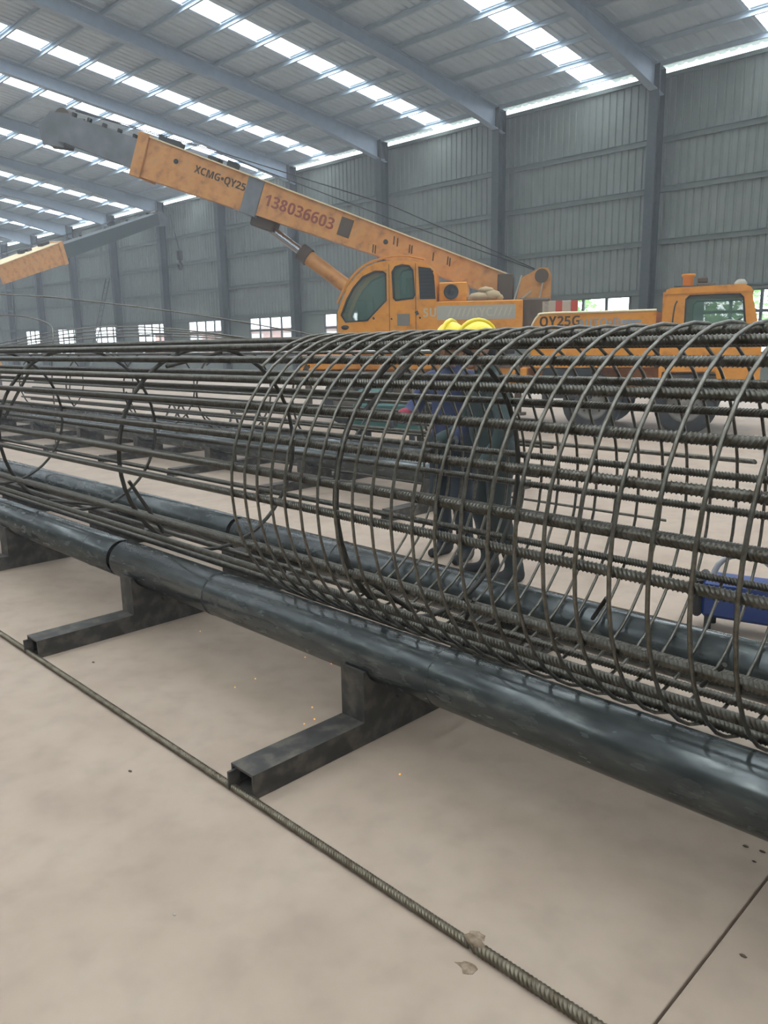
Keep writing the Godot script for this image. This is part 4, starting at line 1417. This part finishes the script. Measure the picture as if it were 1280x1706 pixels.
# ---------------------------------------------------------------- small things
func build_small():
	var st: SurfaceTool
	# portable welder beyond the far pipe
	var w := thing("welding_machine", "small blue portable welding machine with a grey handle on the floor", "welder", Vector3(-1.62, 0.0, -4.45), deg_to_rad(12))
	st = mk()
	bx(st, Vector3(0.03, 0.2, 0), Vector3(0.42, 0.22, 0.22), Basis(), 0.02)
	part("body", done(st), "blue_paint", w)
	st = mk()
	bx(st, Vector3(-0.2, 0.2, 0), Vector3(0.05, 0.23, 0.23), Basis(), 0.015)
	var fr := part("front_panel", done(st), "black_part", w)
	for q in [[0.05, 0.06], [-0.05, -0.06], [0.05, -0.06]]:
		st = mk()
		rod(st, Vector3(-0.22, 0.2 + q[0], q[1]), Vector3(-0.25, 0.2 + q[0], q[1]), 0.02, 12)
		part("socket", done(st), "grey_plastic", fr)
	st = mk()
	var arc := []
	for i in 13:
		var t := PI * i / 12.0
		arc.append(Vector3(0.03 - 0.17 * cos(t), 0.3 + 0.16 * sin(t), 0))
	tube_path(st, arc, 0.017, 10)
	part("handle", done(st), "grey_plastic", w)
	for q in [[-0.04, 0.26], [-0.09, 0.2], [0.05, 0.2], [0.11, 0.24]]:
		st = mk()
		rod(st, Vector3(q[0], q[1], 0.108), Vector3(q[0], q[1], 0.113), 0.011, 10)
		part("rivet", done(st), "grey_plastic", w)
	for q in [[-0.14, -0.08], [-0.14, 0.08], [0.2, -0.08], [0.2, 0.08]]:
		st = mk()
		rod(st, Vector3(q[0], 0.0, q[1]), Vector3(q[0], 0.1, q[1]), 0.02, 10)
		part("foot", done(st), "black_part", w)
	# teal machine in the middle distance
	var gm := thing("bar_machine", "teal green bar cutting machine standing far behind the cage", "machine", Vector3(-9.0, 0, -9.1), deg_to_rad(25))
	st = mk()
	bx(st, Vector3(0, 0.5, 0), Vector3(1.1, 0.44, 0.5), Basis(), 0.03)
	part("housing", done(st), "teal_paint", gm)
	st = mk()
	bx(st, Vector3(-0.3, 0.82, 0), Vector3(0.4, 0.24, 0.36), Basis(), 0.04)
	part("head", done(st), "teal_paint", gm)
	st = mk()
	rod(st, Vector3(0.3, 0.86, -0.16), Vector3(0.3, 0.86, 0.2), 0.16, 20)
	part("motor", done(st), "grimy", gm)
	for q in [[-0.45, -0.2], [-0.45, 0.2], [0.45, -0.2], [0.45, 0.2]]:
		st = mk()
		bx(st, Vector3(q[0], 0.15, q[1]), Vector3(0.08, 0.3, 0.08))
		part("leg", done(st), "black_part", gm)
	# bar stool trestles further back
	for q in [["small dark steel trestle on the floor behind the cage, nearer the teal machine", -12.87, -9.0, 0.3], ["dark steel trestle standing in the left middle distance", -15.8, -9.2, -0.2]]:
		var t := thing("trestle", q[0], "trestle", Vector3(q[1], 0, q[2]), q[3], "trestles")
		st = mk()
		bx(st, Vector3(0, 0.42, 0), Vector3(0.7, 0.09, 0.09), Basis(), 0.01)
		part("top_rail", done(st), "stand", t)
		for s in [[-1, -1], [-1, 1], [1, -1], [1, 1]]:
			st = mk()
			rod(st, Vector3(0.3 * s[0], 0.4, 0.03 * s[1]), Vector3(0.3 * s[0], 0.0, 0.2 * s[1]), 0.022, 8)
			part("leg", done(st), "stand", t)
	# ladder against the back wall
	var ld := thing("ladder", "dark metal ladder leaning against the back wall at left", "ladder", Vector3(-48.4, 0, WALL_Z + 2.0))
	var tipv := Vector3(0.55, 5.9, -1.55)
	for s in [-0.25, 0.25]:
		st = mk()
		rod(st, Vector3(s, 0, 0), tipv + Vector3(s, 0, 0), 0.035, 8)
		part("rail", done(st), "black_part", ld)
	for k in 17:
		st = mk()
		var c := tipv * ((k + 0.8) / 17.5)
		rod(st, c + Vector3(-0.25, 0, 0), c + Vector3(0.25, 0, 0), 0.022, 8)
		part("rung", done(st), "black_part", ld)
	# stain and grit by the welded joint of the floor bars
	for q in [[-1.15, -1.43, 0.032, "rust brown stain behind the weld of the floor bars"], [-1.2, -1.535, 0.026, "rust brown stain in front of the weld of the floor bars"]]:
		st = mk()
		var ol := PackedVector2Array()
		for i in 14:
			var t := TAU * i / 14.0
			var r: float = q[2] * rng.randf_range(0.55, 1.15)
			ol.append(Vector2(r * cos(t), r * 0.8 * sin(t)))
		prism(st, ol, 0.0, 0.0008, Transform3D(Basis(Vector3.RIGHT, -PI / 2), Vector3(q[0], 0.0002, q[1])))
		var o := part("rust_stain", done(st), "stain", self)
		o.name = numbered("rust_stain")
		tag(o, q[3], "stain", "rust stains")
	var grit := [[-1.9, -0.98, "pale chip of concrete on the floor left of the floor bar"], [-2.75, -1.28, "dark grain of grit left of the floor bar, above the pale chip"], [-3.93, -1.68, "dark grain of grit between the two visible base beams"], [-0.81, -2.47, "leftmost dark crumb under the pipe at the right edge"], [-0.76, -2.48, "rightmost dark crumb under the pipe at the right edge"], [-0.76, -2.41, "lowest dark crumb under the pipe at the right edge"], [-0.63, -1.98, "dark crumb just right of the floor joint"]]
	for q in grit:
		st = mk()
		var r := rng.randf_range(0.005, 0.009)
		lathe(st, [Vector2(0, 0), Vector2(r, r * 0.2), Vector2(r * 0.7, r * 0.6), Vector2(0, r * 0.8)], 6, Transform3D(Basis(Vector3.UP, rng.randf() * 3.0).scaled(Vector3(1.4, 0.8, 0.8)), Vector3(q[0], 0.0, q[1])))
		var o := part("grit", done(st), "grimy" if not q[2].begins_with("pale") else "faded_panel", self)
		o.name = numbered("grit")
		tag(o, q[2], "grit", "grit on the floor")
	# welding sparks dropping to the floor under the pipe
	var sp := [[-2.65, -2.14, "glowing spark at the top of the cluster left of the front cradle block"], [-2.55, -2.07, "right glowing spark in the middle of the cluster left of the front cradle block"], [-2.55, -2.01, "left glowing spark in the middle of the cluster left of the front cradle block"], [-2.5, -1.98, "glowing spark at the bottom of the cluster left of the front cradle block"], [-3.11, -2.15, "right one of two faint sparks between the base beams"], [-3.1, -2.02, "left one of two faint sparks between the base beams"], [-3.14, -2.5, "glowing spark on the floor right under the near pipe"], [-2.97, -2.54, "glowing spark behind the front cradle block's left edge"], [-3.91, -2.33, "glowing spark beside the second cradle block"], [-1.67, -4.24, "glowing spark on the floor by the blue welding machine"], [-1.95, -2.0, "glowing spark right of the front base beam"]]
	for i in sp.size():
		st = mk()
		var r := rng.randf_range(0.003, 0.0045)
		lathe(st, [Vector2(0, 0), Vector2(r, r), Vector2(0, r * 2)], 8, Transform3D(Basis(), Vector3(sp[i][0], 0.0, sp[i][1])))
		var o := part("spark", done(st), "spark", self)
		o.name = numbered("welding_spark")
		tag(o, sp[i][2], "spark", "welding sparks")

# ---------------------------------------------------------------- outside the windows
func build_outside():
	var st := mk()
	bx(st, Vector3(-25, -0.1, WALL_Z - 30.5), Vector3(140, 0.12, 60))
	var gd := part("ground", done(st), "ground", self)
	gd.name = "ground"
	gd.set_meta("kind", "structure")
	tag(gd, "pale earth yard outside the windows", "ground")
	var b := thing("outbuilding", "low reddish brick building seen through the left windows", "building", Vector3(-47, 0, WALL_Z - 14))
	st = mk()
	bx(st, Vector3(0, 1.45, 0), Vector3(34, 2.9, 5))
	part("wall", done(st), "brick_far", b)
	st = mk()
	prism(st, poly([[-3, 2.9], [0, 3.9], [3, 2.9]]), -17.5, 17.5, Transform3D(Basis(Vector3(0, 0, 1), Vector3(0, 1, 0), Vector3(1, 0, 0)), Vector3.ZERO))
	part("roof", done(st), "white_paint", b)
	for k in 8:
		st = mk()
		bx(st, Vector3(-14.5 + 4.1 * k, 1.9, 2.5), Vector3(1.9, 1.3, 0.08))
		part("window", done(st), "white_paint", b)
	for q in [[-19.5, -6.0, 0.9, "nearest leafy tree outside, seen through the window behind the crane"], [-13.6, -7.5, 1.0, "leafy tree outside the window between crane and truck cab"], [-8.4, -6.5, 0.95, "leafy tree outside the window right of the truck cab"], [-25.5, -7.0, 0.9, "leafy tree outside, behind the crane's operator cab"]]:
		var t := thing("tree", q[3], "tree", Vector3(q[0], 0, WALL_Z + q[1]), 0, "trees outside")
		st = mk()
		tube_path(st, [Vector3(0, 0, 0), Vector3(0.1, 1.2, 0), Vector3(0, 3.0, 0.1)], [0.16, 0.12, 0.05], 8)
		part("trunk", done(st), "bark", t)
		st = mk()
		for i in 900:
			var p := Vector3(rng.randfn(0, 1.1), 2.6 + rng.randfn(0, 0.95), rng.randfn(0, 0.9)) * float(q[2])
			p = Vector3(clampf(p.x, -2.1, 2.1), clampf(p.y, 0.5, 4.6), clampf(p.z, -2.0, 2.0))
			var bs := Basis(Vector3(rng.randf_range(-1, 1), rng.randf_range(-1, 1), rng.randf_range(-1, 1)).normalized(), rng.randf() * TAU)
			var s := rng.randf_range(0.1, 0.2)
			face(st, [p + bs * Vector3(-s, 0, 0), p + bs * Vector3(0, s * 0.5, 0.03), p + bs * Vector3(s, 0, 0), p + bs * Vector3(0, -s * 0.5, 0.03)], bs * Vector3(0, 0, 1))
		var fo := part("foliage", done(st), "leaf", t)
		fo.set_meta("kind", "stuff")

# ---------------------------------------------------------------- start
func _ready():
	rng.seed = 7
	var cam := Camera3D.new()
	cam.name = "camera"
	add_child(cam)
	var yaw := 0.788792
	var pitch := -0.21038
	var roll := -0.016495
	cam.transform = Transform3D(Basis(Vector3.UP, yaw) * Basis(Vector3.RIGHT, pitch) * Basis(Vector3(0, 0, 1), roll), Vector3(0, 1.65, 0))
	cam.fov = rad_to_deg(2.0 * atan(853.0 / 1309.72))
	cam.near = 0.05
	cam.far = 300.0
	cam.current = true
	var we := WorldEnvironment.new()
	we.name = "environment"
	var env := Environment.new()
	env.background_mode = Environment.BG_SKY
	var sky := Sky.new()
	var sm := ProceduralSkyMaterial.new()
	sm.sky_top_color = Color(0.92, 0.96, 1.0)
	sm.sky_horizon_color = Color(0.63, 0.64, 0.65)
	sm.sky_curve = 0.6
	sm.ground_bottom_color = Color(0.6, 0.58, 0.54)
	sm.ground_horizon_color = Color(0.75, 0.74, 0.72)
	sm.sky_energy_multiplier = 7.2
	sm.ground_energy_multiplier = 2.0
	sky.sky_material = sm
	env.sky = sky
	env.ambient_light_source = Environment.AMBIENT_SOURCE_SKY
	env.tonemap_mode = Environment.TONE_MAPPER_LINEAR
	env.tonemap_exposure = 0.24
	env.volumetric_fog_enabled = true
	env.volumetric_fog_density = 0.0055
	env.volumetric_fog_albedo = Color(0.95, 0.97, 0.98)
	env.volumetric_fog_length = 90.0
	env.sdfgi_enabled = true
	env.ssao_enabled = true
	env.ssil_enabled = true
	we.environment = env
	add_child(we)
	make_materials()
	build_hall()
	build_stands()
	build_cages()
	build_cranes()
	build_workers()
	build_small()
	build_outside()
